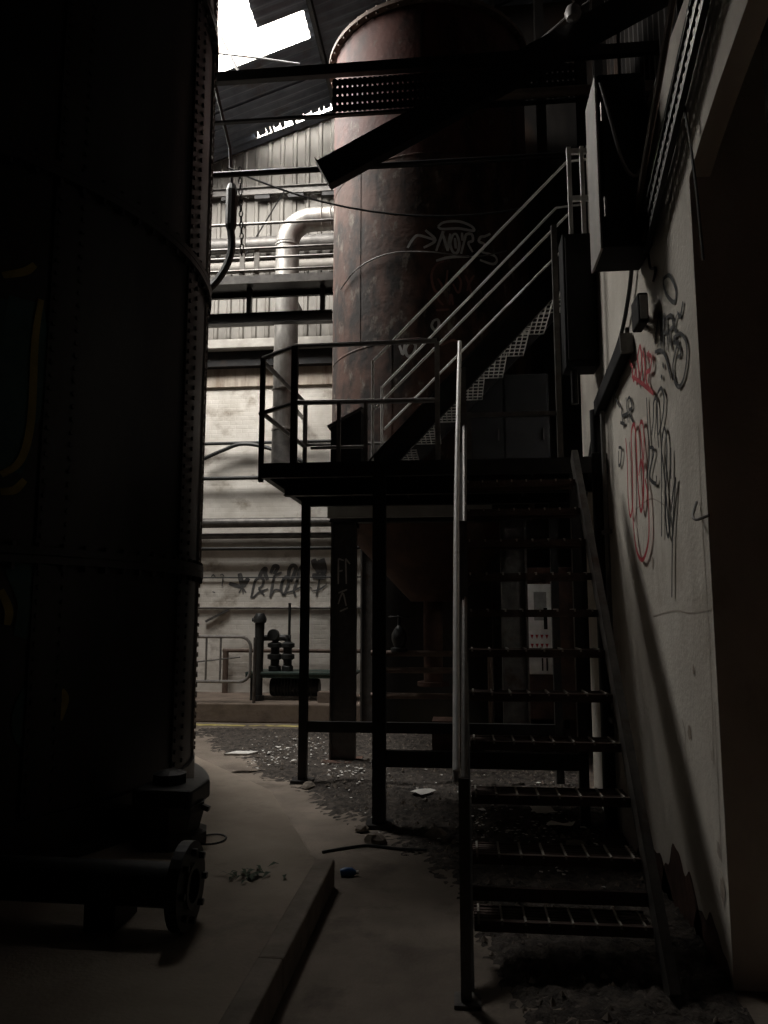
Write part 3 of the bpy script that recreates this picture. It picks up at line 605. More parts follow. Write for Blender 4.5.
for y, z0, z1 in ((3.44, 0, .9), (4.55, 1.15, 2.14), (5.72, 2.55, 3.46)):
    obj('baluster', MB().bar((.0 + (y - 3.44) * .015, y, z0), (.0 + (y - 3.44) * .015, y, z1), .045, .045, (0, 1, 0)), 'stair_steel', st)
obj('mid_rail', MB().tube([(.0, 3.46, .62), (.02, 4.6, 1.75), (.04, 5.72, 3.02)], .016, 8), 'stair_steel', st, smooth=True)
obj('foot_plate', MB().box(-.05, .06, 3.38, 3.50, 0, .015), 'stair_steel', st)

# ------------------------------------------------------------------ upper stair from platform to the landing
us = thing('upper_stair', 'second steel stair with mesh treads and double handrails rising right from the platform', 'stair', (-.7, 7.0, PZ))
def ux(t): return (-.70 + 1.62 * t, 2.86 + 1.72 * t)
for y in (6.62, 7.38):
    obj('stringer', MB().channel((-.72, y, 2.86), (.92, y, 4.58), .20, .05, .01, side=1 if y < 7 else -1), 'black_steel', us)
def grate(cx, z):
    mb = MB(); x0, x1 = cx - .14, cx + .14; y0, y1 = 6.64, 7.36
    for i in range(7):
        x = x0 + (x1 - x0) * i / 6; mb.box(x - .004, x + .004, y0, y1, z - .012, z)
    for j in range(8):
        y = y0 + (y1 - y0) * j / 7; mb.box(x0, x1, y - .006, y + .006, z - .01, z - .002)
    return mb
for k in range(8):
    x, z = ux((k + .7) / 8); obj('mesh_tread', grate(x + .04, z + .02), 'grating_steel', us)
for y in (6.6, 7.4):
    obj('top_rail', MB().tube([(-.76, y, 3.83), (1.0, y, 5.64), (1.25, y, 5.66)], .0125, 8), 'pale_rail', us, smooth=True)
    obj('mid_rail', MB().tube([(-.74, y, 3.40), (1.02, y, 5.16)], .0115, 8), 'pale_rail', us, smooth=True)
    obj('baluster', MB().cyl((-.76, y, PZ), (-.76, y, 3.84), .013, 8), 'pale_rail', us, smooth=True)
ld = thing('upper_landing', 'small dark steel landing with short pale railing at the head of the second stair', 'landing', (1.5, 7.0, 4.6))
obj('deck_plate', MB().box(.93, 2.38, 6.40, 7.62, 4.62, 4.66), 'black_steel', ld)
obj('edge_channel', MB().channel((.93, 6.40, 4.66), (2.38, 6.40, 4.66), .16, .05, .01, side=-1), 'black_steel', ld)
for x in (.99, 1.10, 1.24): obj('rail_post', MB().bar((x, 6.42, 4.66), (x, 6.42, 5.66 if x < 1.2 else 5.5), .035, .035, (0, 1, 0)), 'pale_rail', ld)
for z in (5.62, 5.18): obj('rail', MB().bar((.97, 6.42, z), (1.8, 6.42, z), .03, .045), 'pale_rail', ld)
obj('upright_plate', MB().box(1.15, 1.27, 6.46, 6.48, 4.66, 5.7), 'grey_channel', ld)

# ------------------------------------------------------------------ fittings on the right wall
cb = thing('hanging_cabinet', 'tall black cabinet with its lit side coloured pale, fixed high on the right wall', 'cabinet', (.98, 4.5, 3.72))
obj('body', MB().box(.855, 1.135, 4.36, 4.70, 3.72, 4.82), 'box_black', cb, bevel=.008)
obj('lit_side_panel', MB().box(.840, .854, 4.37, 4.70, 3.715, 4.82), 'box_grey', cb, label='side panel coloured pale as lit')  # pale colour stands for the roof light falling on this side
obj('door', MB().box(.87, 1.12, 4.342, 4.359, 3.77, 4.77), 'box_black', cb, bevel=.005)
obj('hinge', MB().cyl((.872, 4.338, 3.9), (.872, 4.338, 4.02), .01, 8), 'stair_steel', cb)
obj('hinge', MB().cyl((.872, 4.338, 4.5), (.872, 4.338, 4.62), .01, 8), 'stair_steel', cb)
sb = thing('switch_box', 'matt black steel enclosure hung below the upper landing', 'enclosure', (1.0, 6.4, 3.58))
obj('body', MB().box(.87, 1.135, 6.14, 6.38, 3.58, 4.72), 'box_black', sb, bevel=.01)
obj('cover', MB().box(.89, 1.12, 6.122, 6.139, 3.63, 4.68), 'box_black', sb, bevel=.005)
obj('gland_pipe', MB().cyl((.95, 6.26, 3.30), (.95, 6.26, 3.58), .03, 8), 'cable_black', sb)
fx = thing('strip_light_casing', 'dead dark fluorescent strip casing slanting along the right wall', 'light', (1.1, 5.4, 3.3))
obj('casing', MB().bar((1.095, 4.98, 3.345), (1.095, 6.05, 3.20), .07, .13), 'box_black', fx, bevel=.012)
obj('end_cap', MB().bar((1.095, 4.955, 3.35), (1.095, 4.98, 3.345), .08, .14), 'stair_steel', fx)
obj('bracket', MB().bar((1.13, 5.1, 3.31), (1.13, 5.1, 3.50), .02, .03, (0, 1, 0)), 'stair_steel', fx)
obj('bracket', MB().bar((1.13, 5.8, 3.24), (1.13, 5.8, 3.44), .02, .03, (0, 1, 0)), 'stair_steel', fx)
fd = thing('floodlight', 'small black rectangular floodlight on a bracket above the red tag', 'light', (1.1, 4.45, 3.3))
obj('housing', MB().box(1.03, 1.09, 4.34, 4.52, 3.25, 3.43), 'box_black', fd, bevel=.012)
obj('lens', MB().box(1.04, 1.08, 4.332, 4.34, 3.27, 3.41), 'glass_dull', fd)
obj('bracket', MB().bar((1.07, 4.50, 3.37), (1.138, 4.60, 3.37), .025, .03), 'stair_steel', fd)
obj('bracket', MB().bar((1.07, 4.50, 3.31), (1.138, 4.60, 3.31), .025, .03), 'stair_steel', fd)
cp = thing('conduit_pipe', 'black conduit pipe running down the right wall with a junction box', 'conduit', (1.1, 6.1, 0))
obj('pipe', MB().cyl((1.085, 6.10, .0), (1.085, 6.10, 3.2), .05, 12), 'cable_black', cp, smooth=True)
obj('pipe', MB().cyl((1.105, 5.94, .9), (1.105, 5.94, 3.2), .018, 10), 'cable_grey', cp, smooth=True)
obj('junction_box', MB().box(1.02, 1.139, 5.98, 6.2, 2.66, 2.84), 'box_black', cp, bevel=.015)
for z in (.8, 2.2): obj('clip', MB().box(1.085, 1.139, 5.90, 6.13, z, z + .03), 'stair_steel', cp)
bl = thing('bulkhead_lamp', 'round dull-glass bulkhead lamp on the right wall below the landing', 'light', (1.14, 6.8, 2.8))
obj('base', MB().lathe([(.001, 0), (.15, 0), (.15, -.05), (.12, -.06)], (1.14, 6.8, 2.82), 24, 'x'), 'box_black', bl)
obj('glass', MB().lathe([(.12, -.06), (.115, -.12), (.08, -.17), (.001, -.19)], (1.14, 6.8, 2.82), 24, 'x'), 'glass_dull', bl, smooth=True)
# perforated cable tray
ct = thing('cable_tray', 'dark perforated cable tray climbing the right wall above the cabinet', 'cable tray', (1.1, 3.9, 4.0))
P0, P1 = Vector((1.08, 2.55, 4.58)), Vector((1.08, 4.34, 3.74))
for dz in (-.085, 0, .085):
    obj('side_bar', MB().bar(P0 + Vector((0, dz * .45, dz)), P1 + Vector((0, dz * .45, dz)), .03, .035), 'black_steel', ct)
for i in range(40):
    p = P0.lerp(P1, (i + .5) / 40); obj('rung', MB().bar(p + Vector((0, -.04, -.085)), p + Vector((0, .04, .085)), .02, .014, (1, 0, 0)), 'black_steel', ct)
obj('hook', MB().bar((1.06, 3.3, 4.32), (1.135, 3.3, 4.32), .03, .03), 'black_steel', ct)
for lab, pts, r, m in (
    ('thick brown cable sagging beside the perforated tray', [(1.0, 2.7, 4.8), (1.02, 3.6, 4.28), (1.04, 4.2, 3.98), (1.07, 4.55, 3.80)], .018, 'brown_pipe'),
    ('grey cable looping down the face of the black cabinet', [(.86, 4.30, 4.72), (.90, 4.28, 4.50), (.96, 4.28, 4.22), (1.03, 4.30, 4.12), (1.10, 4.32, 4.2)], .01, 'cable_grey'),
    ('thin pale wire hooked over the doorway header', [(1.10, 3.9, 4.08), (1.09, 3.7, 4.14), (1.09, 3.56, 4.10), (1.10, 3.5, 3.85), (1.11, 3.47, 3.55), (1.12, 3.46, 3.2)], .007, 'cable_grey'),
    ('black cable hanging in a loop below the cabinet on the right wall', [(1.12, 4.42, 3.70), (1.125, 4.40, 3.60), (1.128, 4.30, 3.55), (1.128, 4.36, 3.50)], .008, 'cable_black'),
    ('black cable running down to the strip light casing', [(1.11, 4.75, 3.85), (1.11, 4.90, 3.66), (1.11, 5.2, 3.48), (1.11, 5.7, 3.38), (1.11, 6.05, 3.28), (1.10, 6.5, 2.95), (1.11, 6.9, 2.6)], .014, 'cable_black'),
    ('short wire hook sticking out at the corner of the pale wall', [(1.13, 3.78, 2.13), (1.10, 3.75, 2.06), (1.09, 3.66, 2.03), (1.12, 3.58, 2.04)], .007, 'cable_grey')):
    P = smooth_line(pts, 8); obj('cable', MB().tube(P, r, 6), m, at=tuple(P[-1]), smooth=True, label=lab, category='cable', group='cables on the right wall')

# control panel under the platform
cq = thing('control_cabinet', 'brown cabinet with a pale control panel seen through the lower stair', 'cabinet', (.95, 9.1, 0))
obj('body', MB().box(.62, 1.36, 8.95, 9.4, .42, 2.12), 'rust_dark', cq, bevel=.01)
obj('stand', MB().box(.66, .72, 9.0, 9.35, 0, .42), 'rust_dark', cq); obj('stand', MB().box(1.24, 1.30, 9.0, 9.35, 0, .42), 'rust_dark', cq)
pp = obj('panel', MB().box(.75, 1.06, 8.925, 8.949, .92, 1.93), 'panel_white', cq, label='pale control panel', bevel=.01)
obj('meter_window', MB().box(.82, .96, 8.915, 8.924, 1.52, 1.84), 'glass_dull', pp)
obj('meter_slot', MB().box(.925, .965, 8.908, 8.914, 1.42, 1.66), 'box_black', pp)
b = MB()
for j, z in enumerate((1.34, 1.24)):
    for i in range(4):
        x = .79 + i * .055; b.add([(x - .018, 8.918, z + .02), (x + .018, 8.918, z + .02), (x, 8.918, z - .03)], [(0, 2, 1)])
obj('switch_marks', b, 'red_paint', pp)
b = MB()
for i in range(6):
    x = .78 + i * .04; b.add([(x - .014, 8.918, 1.18), (x + .014, 8.918, 1.18), (x, 8.918, 1.14)], [(0, 2, 1)])
for x in (.90, .95): b.box(x - .008, x + .008, 8.915, 8.924, .96, 1.10)
obj('switch_marks', b, 'box_black', pp)

# ------------------------------------------------------------------ overhead steel
og = thing('overhead_girder', 'dark horizontal girder with perforated web crossing in front of the rusty tank', 'girder', (-1.5, 8.32, 7.5))
obj('top_chord', MB().channel((-8.95, 8.34, 8.07), (2.38, 8.34, 8.07), .13, .08, .012, side=-1), 'black_steel', og)
obj('bottom_chord', MB().bar((-8.95, 8.34, 7.46), (2.38, 8.34, 7.46), .05, .03), 'black_steel', og)
# perforated plate built of bars with real slots
for z in (7.55, 7.66, 7.77, 7.88): obj('web_strip', MB().bar((-1.45, 8.34, z), (1.4, 8.34, z), .012, .078), 'black_steel', og)
b = MB()
for i in range(48):
    x = -1.42 + i * .06; b.box(x - .02, x + .02, 8.332, 8.348, 7.50, 7.93)
obj('web_ties', b, 'black_steel', og, kind='stuff')
for x in (-6.5, -3.2): obj('strut', MB().bar((x, 8.34, 7.48), (x, 8.34, 8.01), .05, .05, (0, 1, 0)), 'black_steel', og)
hp = obj('overhead_pipe', MB().cyl((-8.95, 8.36, 6.80), (2.38, 8.36, 6.80), .036, 10), 'black_steel', at=(-1.5, 8.36, 6.80), smooth=True, label='thin black pipe spanning the hall in front of the rusty tank', category='pipe')
obj('brown_pipe_run', MB().cyl((.05, 8.30, 7.55), (2.38, 8.30, 7.55), .055, 12), 'brown_pipe', at=(1.2, 8.30, 7.5), smooth=True, label='short brown pipe clipped to the girder right of the tank', category='pipe')
fb = thing('fallen_beam', 'heavy black beam hanging diagonally across the front of the rusty tank', 'beam', (0, 7.6, 6.3))
B0, B1 = Vector((-1.42, 7.62, 6.30)), Vector((2.30, 7.62, 8.24))
obj('beam', MB().channel(B0, B1, .31, .12, .018, side=-1), 'black_steel', fb)
obj('end_plate', MB().bar(B0 - (B1 - B0).normalized() * .012, B0, .14, .32), 'black_steel', fb)
obj('rope_knot', MB().lathe([(.001, -.09), (.07, -.06), (.09, 0), (.07, .06), (.001, .09)], (1.25, 7.50, 7.86), 10), 'cable_grey', fb, smooth=True)
for lab, p, q, d, r, m in (
    ('thin black cable sagging from the left pipes onto the rusty tank', (-2.75, 8.45, 6.95), (.75, 8.5, 6.25), .30, .012, 'cable_black'),
    ('pale rope tied across behind the fallen beam', (.50, 8.25, 7.86), (1.30, 7.52, 7.95), .05, .012, 'cable_grey'),
    ('pale rope running from the knot to the right wall', (1.28, 7.52, 7.9), (2.35, 6.6, 8.3), .06, .010, 'cable_grey')):
    P = sag(p, q, d); obj('cable', MB().tube(P, r, 6), m, at=tuple(P[0]), smooth=True, label=lab, category='cable', group='overhead cables')
P = smooth_line([(x, TC[1] - math.sqrt(1.335 ** 2 - (x - TC[0]) ** 2), z) for x, z in ((-1.45, 5.62), (-1.2, 5.76), (-.8, 5.82), (-.3, 5.78), (.2, 5.76), (.6, 5.95))], 6)
obj('cable', MB().tube(P, .008, 6), 'cable_grey', at=tuple(P[0]), smooth=True, label='thin cable drooping across the tank beneath the white tag', category='cable', group='overhead cables')
for x, y in ((1.2, 10.1), (1.55, 8.9), (2.05, 10.4)):
    obj('steel_stanchion', MB().ibeam((x, y, 0), (x, y, 10.6), .14, .12, .012, up=(0, 1, 0)), 'cladding_dark', at=(x, y, 0),
        label={1.2: 'rust-brown upright column close against the right side of the tank', 1.55: 'rust-brown upright column behind the upper landing', 2.05: 'rust-brown upright column deepest in the corner right of the tank'}[x], category='column', group='columns right of the tank')

# hanging chain hoist / cable bundle on the left
ch = thing('hanging_hoist', 'black hoist and chain hanging in front of the ribbed sheets', 'hoist', (-2.85, 9.0, 6.4))
obj('hoist_block', MB().lathe([(.001, .30), (.05, .30), (.075, .22), (.075, -.25), (.05, -.32), (.001, -.32)], (-2.86, 9.0, 6.75), 10), 'machine_black', ch)
obj('suspension', MB().tube([(-2.90, 8.30, 8.02), (-2.87, 8.9, 7.5), (-2.86, 9.0, 7.05)], .02, 6), 'machine_black', ch)
b = MB()
for i in range(16):
    z = 7.25 - i * .075; x = -2.76 + .012 * i * .3; ax = (i % 2)
    b.tube([(x + .022 * math.cos(t) * (1 - ax), 9.0 + .022 * math.cos(t) * ax, z + .045 * math.sin(t)) for t in [2*PI*k/8 for k in range(9)]], .009, 5)
obj('chain', b, 'machine_black', ch)
obj('hose', MB().tube(smooth_line([(-2.86, 9.0, 6.45), (-2.85, 9.02, 6.2), (-2.92, 9.02, 5.95), (-3.08, 9.0, 5.7), (-3.3, 8.95, 5.5)], 6), .05, 8), 'machine_black', ch, smooth=True)

# ------------------------------------------------------------------ catwalk on the left, silver duct, wall pipes
cw = thing('catwalk', 'dark steel catwalk with pale railing high in front of the far wall', 'catwalk', (-4.5, 10.9, 6.4))
obj('deck_plate', MB().box(-8.95, -1.72, 10.56, 11.05, 6.46, 6.50), 'black_steel', cw)
obj('toe_board', MB().box(-8.95, -1.72, 10.54, 10.56, 6.42, 6.54), 'duct_dark', cw)
obj('rear_beam', MB().channel((-8.95, 11.03, 6.43), (-1.72, 11.03, 6.43), .07, .05, .012), 'black_steel', cw)
obj('lower_beam', MB().ibeam((-8.95, 10.82, 5.98), (-1.85, 10.82, 5.98), .16, .12, .014), 'black_steel', cw)
for x in (-6.5, -4.6, -3.12, -2.0):
    obj('hanger', MB().bar((x, 10.82, 6.06), (x, 10.82, 6.46), .07, .07, (0, 1, 0)), 'black_steel', cw)
for x, zt in ((-6.2, 7.33), (-4.7, 7.33), (-3.17, 7.33), (-2.95, 6.98)):
    obj('rail_post', MB().bar((x, 10.575, 6.48), (x, 10.575, zt), .075, .03, (0, 1, 0)), 'pale_pipe', cw)
for z, r in ((7.35, .022), (6.96, .02), (6.62, .018)):
    obj('rail', MB().cyl((-8.95, 10.55, z), (-1.72, 10.55, z), r, 8), 'stair_steel', cw, smooth=True)
obj('rail', MB().cyl((-8.95, 11.03, 7.05), (-1.72, 11.03, 7.05), .02, 8), 'stair_steel', cw, smooth=True)
dk = thing('silver_duct', 'shiny silver spiral duct dropping from an elbow behind the catwalk', 'duct', (-2.73, 11.6, 3.7))
def arc(c, r, a0, a1, n): return [(c[0] + r * math.cos(a0 + (a1 - a0) * i / n), c[1], c[2] + r * math.sin(a0 + (a1 - a0) * i / n)) for i in range(n + 1)]
obj('riser', MB().cyl((-2.73, 11.6, 4.42), (-2.73, 11.6, 7.52), .19, 28), 'galvanised', dk, smooth=True)
obj('elbow', MB().tube(arc((-2.33, 11.6, 7.54), .40, PI, PI/2, 8) + [(-1.9, 11.6, 7.95), (-.9, 11.6, 7.96)], .185, 28), 'galvanised', dk, smooth=True)
for z in (7.50, 6.9, 6.3, 5.7, 5.1, 4.45):
    obj('band', MB().lathe([(.188, -.02), (.205, -.012), (.205, .012), (.188, .02)], (-2.73, 11.6, z), 28), 'galvanised', dk)
for x in (-2.15, -2.0, -1.85, -1.7): obj('band', MB().lathe([(.184, -.012), (.198, 0), (.184, .012)], (x, 11.6, 7.95), 28, 'x'), 'galvanised', dk)
obj('wall_bar', MB().bar((-2.73, 11.8, 6.85), (-2.73, 12.9, 6.85), .05, .05), 'duct_dark', dk)
obj('wall_bar', MB().bar((-2.73, 11.8, 5.0), (-2.73, 12.98, 5.0), .05, .05), 'duct_dark', dk)
obj('boot', MB().tube([(-2.73, 11.6, 4.43)] + arc((-2.38, 11.6, 4.02), .35, PI, 1.5*PI, 7) + [(-1.0, 11.6, 3.67)], [.192, .20] + [.21] * 7 + [.2], 24), 'duct_dark', dk, smooth=True)

def wallpipe(z, r, m, lab, x0=-8.9, x1=2.3, y=12.86):
    return obj('wall_pipe', MB().cyl((x0, y, z), (x1, y, z), r, 10), m, at=((x0 + x1) / 2, y, z), smooth=True, label=lab, category='pipe', group='pipes along the far wall')
wallpipe(8.12, .14, 'duct_dark', 'wide dark pipe along the ribbed sheets behind the duct elbow', y=12.70)
wallpipe(7.72, .10, 'pale_pipe', 'pale lagged pipe on the ribbed sheets above the catwalk deck', y=12.74)
wallpipe(6.66, .035, 'duct_dark', 'thin dark pipe just above the concrete ledge', y=12.75)
wallpipe(4.55, .03, 'machine_black', 'thin black pipe on the white brick, highest of those below the ledge')
wallpipe(3.93, .035, 'machine_black', 'black pipe on the white brick level with the platform edge')
wallpipe(3.14, .085, 'duct_dark', 'thick dark pipe on the brick above the leafy spray tag', y=12.82)
wallpipe(2.92, .05, 'duct_dark', 'dark pipe directly under the thick one above the leafy tag', y=12.88)
wallpipe(2.70, .03, 'machine_black', 'thin black pipe just over the leafy spray tag')
wallpipe(2.21, .010, 'cable_black', 'thin wire crossing through the leafy spray tag', y=12.965)
wallpipe(.98, .035, 'brown_pipe', 'brown pipe low on the far wall behind the pump', x0=-4.0, y=12.80)
b = MB(); P = smooth_line([(-4.45, 12.84, 4.28), (-4.1, 12.82, 4.42), (-3.75, 12.8, 4.52), (-3.3, 12.8, 4.44), (-2.7, 12.84, 4.2)], 6)
obj('bent_pipe', MB().tube(P, .035, 8), 'machine_black', at=tuple(P[0]), smooth=True, label='bowed black pipe on the far wall left of the platform', category='pipe')
wb_ = thing('wall_beam', 'dark horizontal sheeting rail across the upper ribbed sheets', 'beam', (-3, 12.8, 9.2))
obj('channel', MB().channel((-8.95, 12.84, 9.21), (2.36, 12.84, 9.21), .15, .06, .012), 'duct_dark', wb_)
x = -8.6
while x < 2.2:
    obj('cleat', MB().box(x, x + .28, 12.80, 12.9, 9.06, 9.13), 'black_steel', wb_); x += .62
obj('downpipe', MB().cyl((-3.95, 12.8, .28), (-3.95, 12.8, .98), .05, 10), 'brown_pipe', at=(-3.95, 12.8, .28), smooth=True, label='short brown downpipe behind the tubular guard rail', category='pipe')
obj('brace_rod', MB().cyl((-3.75, 12.65, 7.9), (-3.05, 12.65, 9.1), .012, 6), 'black_steel', at=(-3.75, 12.65, 7.9), label='thin diagonal rod on the ribbed sheets left of the duct', category='rod')

# guard rail
gr = thing('guard_rail', 'pale tubular guard rail with rounded end in front of the far wall', 'guard rail', (-4.0, 11.4, 0))
P = [(-5.4, 11.4, 1.25), (-3.3, 11.4, 1.25)] + [(-3.3 + .16 * math.sin(t), 11.4, 1.09 + .16 * math.cos(t)) for t in frange(0, PI/2, 5)] + [(-3.14, 11.4, .75)] + [(-3.3 + .16 * math.cos(t), 11.4, .75 - .16 * math.sin(t)) for t in frange(0, PI/2, 5)] + [(-5.4, 11.4, .59)]
obj('loop', MB().tube(P, .024, 8), 'rail_steel', gr, smooth=True)
for x in (-4.9, -3.82, -3.60): obj('upright', MB().cyl((x, 11.4, .59), (x, 11.4, 1.25), .016, 8), 'rail_steel', gr, smooth=True)
obj('post', MB().cyl((-3.08, 11.42, .28), (-3.08, 11.42, 1.24), .024, 8), 'stair_steel', gr, smooth=True)
obj('post', MB().cyl((-4.6, 11.4, .28), (-4.6, 11.4, 1.25), .024, 8), 'stair_steel', gr, smooth=True)
obj('slack_bar', MB().cyl((-4.2, 11.42, .85), (-3.3, 11.42, .95), .012, 6), 'stair_steel', gr)
# pump on its bench
pu = thing('pump_unit', 'black pump with tall pipe and valve bodies on a green steel bench', 'pump', (-2.7, 12.0, .3))
obj('bench_top', MB().box(-3.30, -1.60, 11.7, 12.35, .67, .71), 'green_steel', pu, bevel=.008)
obj('bench_edge', MB().channel((-3.30, 11.72, .645), (-1.60, 11.72, .645), .05, .05, .01, side=-1), 'green_steel', pu)
for x in (-3.2, -1.75): obj('bench_leg', MB().bar((x, 11.8, .28), (x, 11.8, .67), .07, .07, (0, 1, 0)), 'machine_black', pu)
obj('motor', MB().lathe([(.001, 0), (.13, 0), (.14, .04), (.14, .7), (.12, .76), (.001, .76)], (-2.95, 11.95, .47), 18, 'x'), 'machine_black', pu, smooth=True)
b = MB()
for i in range(12): b.box(-2.86 + i * .05, -2.85 + i * .05, 11.79, 12.11, .34, .60)
obj('cooling_fins', b, 'machine_black', pu)
tp = obj('tall_pipe', MB().lathe([(.09, .28), (.09, .36), (.06, .36), (.065, .8), (.075, 1.45), (.1, 1.46), (.1, 1.54), (.06, 1.6), (.001, 1.6)], (-3.10, 11.75, 0), 14), 'machine_black', pu, smooth=True)
obj('cap_arm', MB().cyl((-3.22, 11.75, 1.50), (-3.0, 11.75, 1.50), .03, 8), 'machine_black', tp)
for x, w2 in ((-2.90, .10), (-2.70, .09)):
    vb = obj('valve_body', MB().lathe([(w2, .71), (w2, .78), (.07, .80), (.07, .88), (w2 + .02, .90), (w2 + .02, .96), (.07, .98), (.07, 1.06), (w2 + .02, 1.08), (w2 + .02, 1.13), (.05, 1.16), (.05, 1.26), (.001, 1.27)], (x, 11.95, 0), 14), 'machine_black', pu, smooth=True)
obj('gauge', MB().lathe([(.001, -.05), (.085, -.05), (.085, .05), (.001, .05)], (-2.92, 11.9, 1.27), 18, 'y'), 'machine_black', pu)
obj('cross_pipe', MB().cyl((-3.08, 11.95, 1.22), (-2.66, 11.95, 1.22), .05, 10), 'machine_black', pu, smooth=True)
obj('spindle', MB().cyl((-2.68, 11.95, 1.2), (-2.68, 11.95, 1.76), .022, 8), 'machine_black', pu)
obj('wall_bar', MB().bar((-4.35, 12.9, 1.46), (-3.95, 12.9, 1.66), .04, .035), 'duct_dark', at=(-4.35, 12.9, 1.46), label='dark diagonal bar drawn for a wedge of shadow under the far wall ledge', category='bracket')  # dark bar in place of a wedge-shaped shadow along the ledge
wallpipe(1.69, .022, 'duct_dark', 'thin dark rod drawn for the shadow line above the pump and guard rail', y=12.91)  # dark rod in place of the shadow line at the wall step
obj('brick_block', MB().box(-2.15, -1.85, 11.55, 11.75, .28, .44), 'red_step', at=(-2.0, 11.65, .28), bevel=.01, label='orange-red block on the far plinth beside the column', category='block')

# sloping desk on the platform
dsk = thing('sloping_desk', 'black sloping-top console standing on the platform behind the railing', 'console', (-1.08, 7.3, PZ))
x0, x1 = -1.22, -.93
b = MB().add([(x0, 7.1, PZ), (x1, 7.1, PZ), (x1, 7.5, PZ), (x0, 7.5, PZ), (x0, 7.1, 3.36), (x1, 7.1, 3.52), (x1, 7.5, 3.52), (x0, 7.5, 3.36)],
             [(0,3,2,1),(4,5,6,7),(0,1,5,4),(1,2,6,5),(2,3,7,6),(3,0,4,7)])
obj('body', b, 'box_black', dsk)
obj('lid', MB().bar((x0 - .03, 7.3, 3.365), (x1 + .02, 7.3, 3.545), .46, .02), 'duct_dark', dsk)

lk = thing('added_dark_locker', 'black locker added on the platform to darken the view under the upper stair', 'locker', (.45, 7.95, PZ))  # locker added to cover the bounce-lit side of the tank with black
obj('body', MB().box(.0, .92, 7.80, 8.12, PZ, 4.05), 'box_black', lk, bevel=.008)
for x0 in (.02, .47): 
    d = obj('door', MB().box(x0, x0 + .43, 7.782, 7.799, PZ + .05, 4.0), 'box_black', lk, bevel=.004)
    obj('handle', MB().cyl((x0 + .38, 7.77, 3.35), (x0 + .38, 7.77, 3.47), .008, 6), 'stair_steel', d)

# ------------------------------------------------------------------ litter on the floor
def gz(x, y): return .045 if (y > 5.4 and x > -2.6) else .002
b = MB()
for i in range(3200):
    x = random.uniform(-2.6, 1.05); y = random.uniform(3.1, 10.8); s = random.uniform(.006, .022) * (1.6 if i % 17 == 0 else 1)
    if y < (5.25 if x < -.1 else 5.25 - min(2.1, (x + .1) * 6)) + max(0, -x - .1) * 1.5 + random.gauss(0, .1): continue
    z = dirt_z(x, y) - .008; a = random.uniform(0, 6.3)
    vs = [(x + s * random.uniform(.6, 1.3) * math.cos(a + k * 2*PI/5), y + s * random.uniform(.6, 1.3) * math.sin(a + k * 2*PI/5), z) for k in range(5)] + [(x, y, z + s * 1.2)]
    b.add(vs, [(k, (k+1) % 5, 5) for k in range(5)])
tag(obj('rubble_grit', b, 'kerb_concrete', at=(-.5, 7.5, .03)), 'small broken grit scattered over the dirt under the platform', 'rubble', kind='stuff')
b = MB()
for i in range(620):
    if i < 260: x = random.gauss(-2.0, .32); y = random.gauss(8.9, .45)
    elif i < 330: x = random.gauss(-1.15, .22); y = random.gauss(7.6, .3)
    elif i < 500: x = random.uniform(-.05, .95); y = random.gauss(6.1, .5)
    else: x = random.uniform(-1.3, 1.0); y = random.uniform(5.2, 8.5)
    if y < 8.0 and x < -1.35: continue
    s = random.uniform(.004, .013) * (2.0 if i % 11 == 0 else 1); z = dirt_z(x, y) + .012; a = random.uniform(0, 6.3)
    vs = [(x + s * random.uniform(.5, 2.2) * math.cos(a + k * PI/2), y + s * random.uniform(.5, 2.2) * math.sin(a + k * PI/2), z + random.uniform(0, .6) * s) for k in range(4)]
    b.add(vs, [(0, 1, 2, 3)])
tag(obj('paper_scraps', b, 'paper', at=(-.3, 6.8, .03)), 'tiny pale paper and plastic scraps strewn over the dirt', 'litter', kind='stuff')
obj('white_board_scrap', MB().add([(-2.42, 7.88, .165), (-2.17, 7.90, .165), (-2.10, 8.02, .165), (-2.33, 8.02, .165), (-2.42, 7.88, .185), (-2.17, 7.90, .185), (-2.10, 8.02, .19), (-2.33, 8.02, .19)],
    [(0,3,2,1),(4,5,6,7),(0,1,5,4),(1,2,6,5),(2,3,7,6),(3,0,4,7)]), 'paper', at=(-2.28, 7.95, .165), label='pale flat board scrap lying left of the platform posts', category='scrap')
bb = thing('blue_bottle', 'small crushed blue plastic bottle lying by the end of the kerb', 'bottle', (-.72, 4.93, .0))
obj('bottle_body', MB().tube([(-.76, 4.92, .022), (-.73, 4.925, .026), (-.69, 4.93, .024), (-.665, 4.935, .02)], [.02, .026, .024, .01], 10), 'blue_plastic', bb, smooth=True)
obj('bottle_cap', MB().cyl((-.665, 4.935, .02), (-.65, 4.937, .02), .012, 10), 'paper', bb)
P = smooth_line([(-.95, 5.35, .01), (-.80, 5.46, .01), (-.65, 5.52, .012), (-.45, 5.47, .012), (-.25, 5.40, .03)], 6)
obj('cable', MB().tube(P, .010, 6), 'cable_black', at=tuple(P[0]), smooth=True, label='black cable lying on the floor beyond the kerb end', category='cable')
obj('wire_ring', MB().tube([(-1.62 + .09 * math.cos(2*PI*i/20), 5.05 + .11 * math.sin(2*PI*i/20), .158) for i in range(21)], .006, 5), 'cable_black', at=(-1.62, 5.05, .15), label='thin wire ring lying beside the black valve', category='wire')
b = MB()
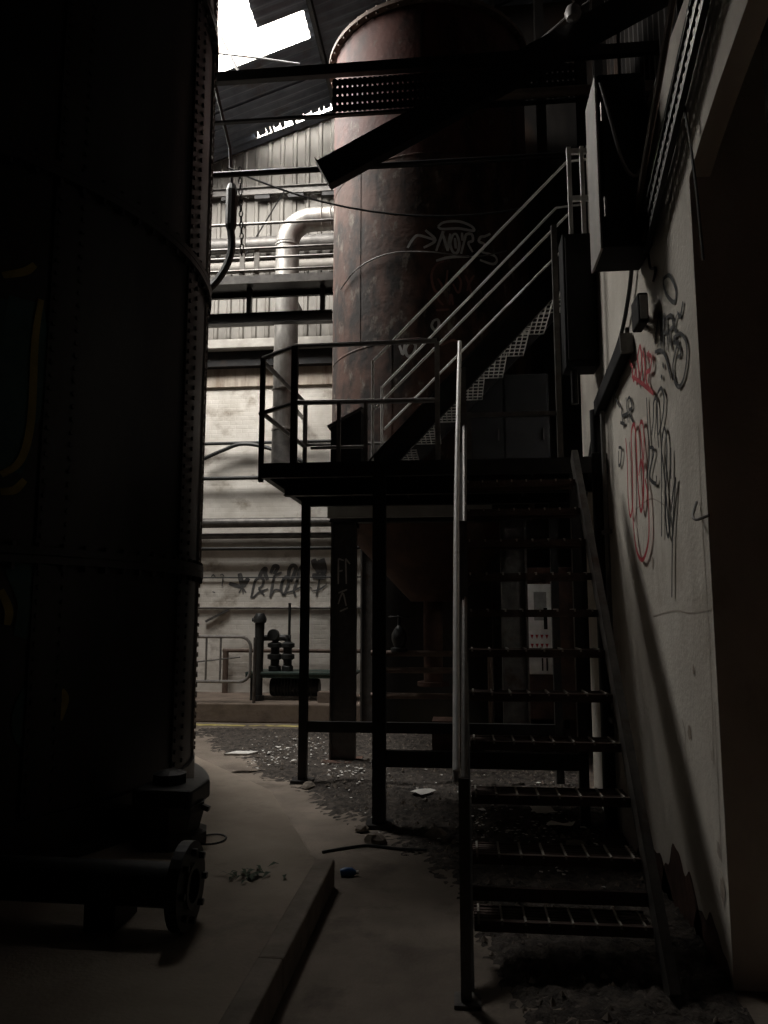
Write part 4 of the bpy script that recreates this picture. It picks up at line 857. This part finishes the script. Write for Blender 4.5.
for i in range(26):
    x = -1.18 + random.gauss(0, .06); y = 4.42 + random.gauss(0, .05); a = random.uniform(0, 6.3); l = random.uniform(.03, .07)
    b.add([(x, y, .155), (x + l*math.cos(a) - .012*math.sin(a), y + l*math.sin(a) + .012*math.cos(a), .175), (x + 1.7*l*math.cos(a), y + 1.7*l*math.sin(a), .16), (x + l*math.cos(a) + .012*math.sin(a), y + l*math.sin(a) - .012*math.cos(a), .17)], [(0, 1, 2, 3)])
tag(obj('dead_weed', b, 'dead_leaf', at=(-1.18, 4.42, .15)), 'small dark clump of dead leaves on the plinth by the flanged pipe', 'leaves')
for i, (x, y, s, lab) in enumerate(((-.62, 5.62, .07, 'dark stone lump right by the front post foot'), (-1.42, 7.25, .06, 'dark stone lump left of the rear post'), (-.2, 5.75, .08, 'dark stone lump between the front post and the stair'),
                              (-.75, 5.9, .05, 'small dark stone lump left of the front post'), (.75, 5.5, .09, 'larger stone lump under the stair beside the right wall'))):
    mb = MB(); k = 7
    mb.lathe([(.001, 0), (s, 0), (s * 1.05, s * .35), (s * .6, s * .8), (.001, s * .9)], (x, y, .01), k)
    mb.v = [(p[0] + random.uniform(-.2, .2) * s, p[1] + random.uniform(-.2, .2) * s, p[2]) for p in mb.v]
    obj('stone_lump', mb, 'kerb_concrete', at=(x, y, .01), label=lab, category='stone', group='stone lumps on the floor')
for x, y, a, lab in ((.62, 6.35, .3, 'torn white paper sheet under the stair by the right wall'), (.70, 5.95, -.4, 'torn white paper sheet nearest the right wall under the stair'), (-.35, 6.9, .8, 'crumpled pale sheet on the dirt beyond the front post')):
    c, sn = math.cos(a), math.sin(a)
    vs = [(x + (i * .09) * c - (j * .07) * sn, y + (i * .09) * sn + (j * .07) * c, .065 + random.uniform(0, .03)) for i in (-1, 0, 1) for j in (-1, 0, 1)]
    obj('paper_sheet', MB().add(vs, [(0,3,4,1),(1,4,5,2),(3,6,7,4),(4,7,8,5)]), 'paper', at=(x, y, .05), label=lab, category='paper', group='paper sheets on the dirt')
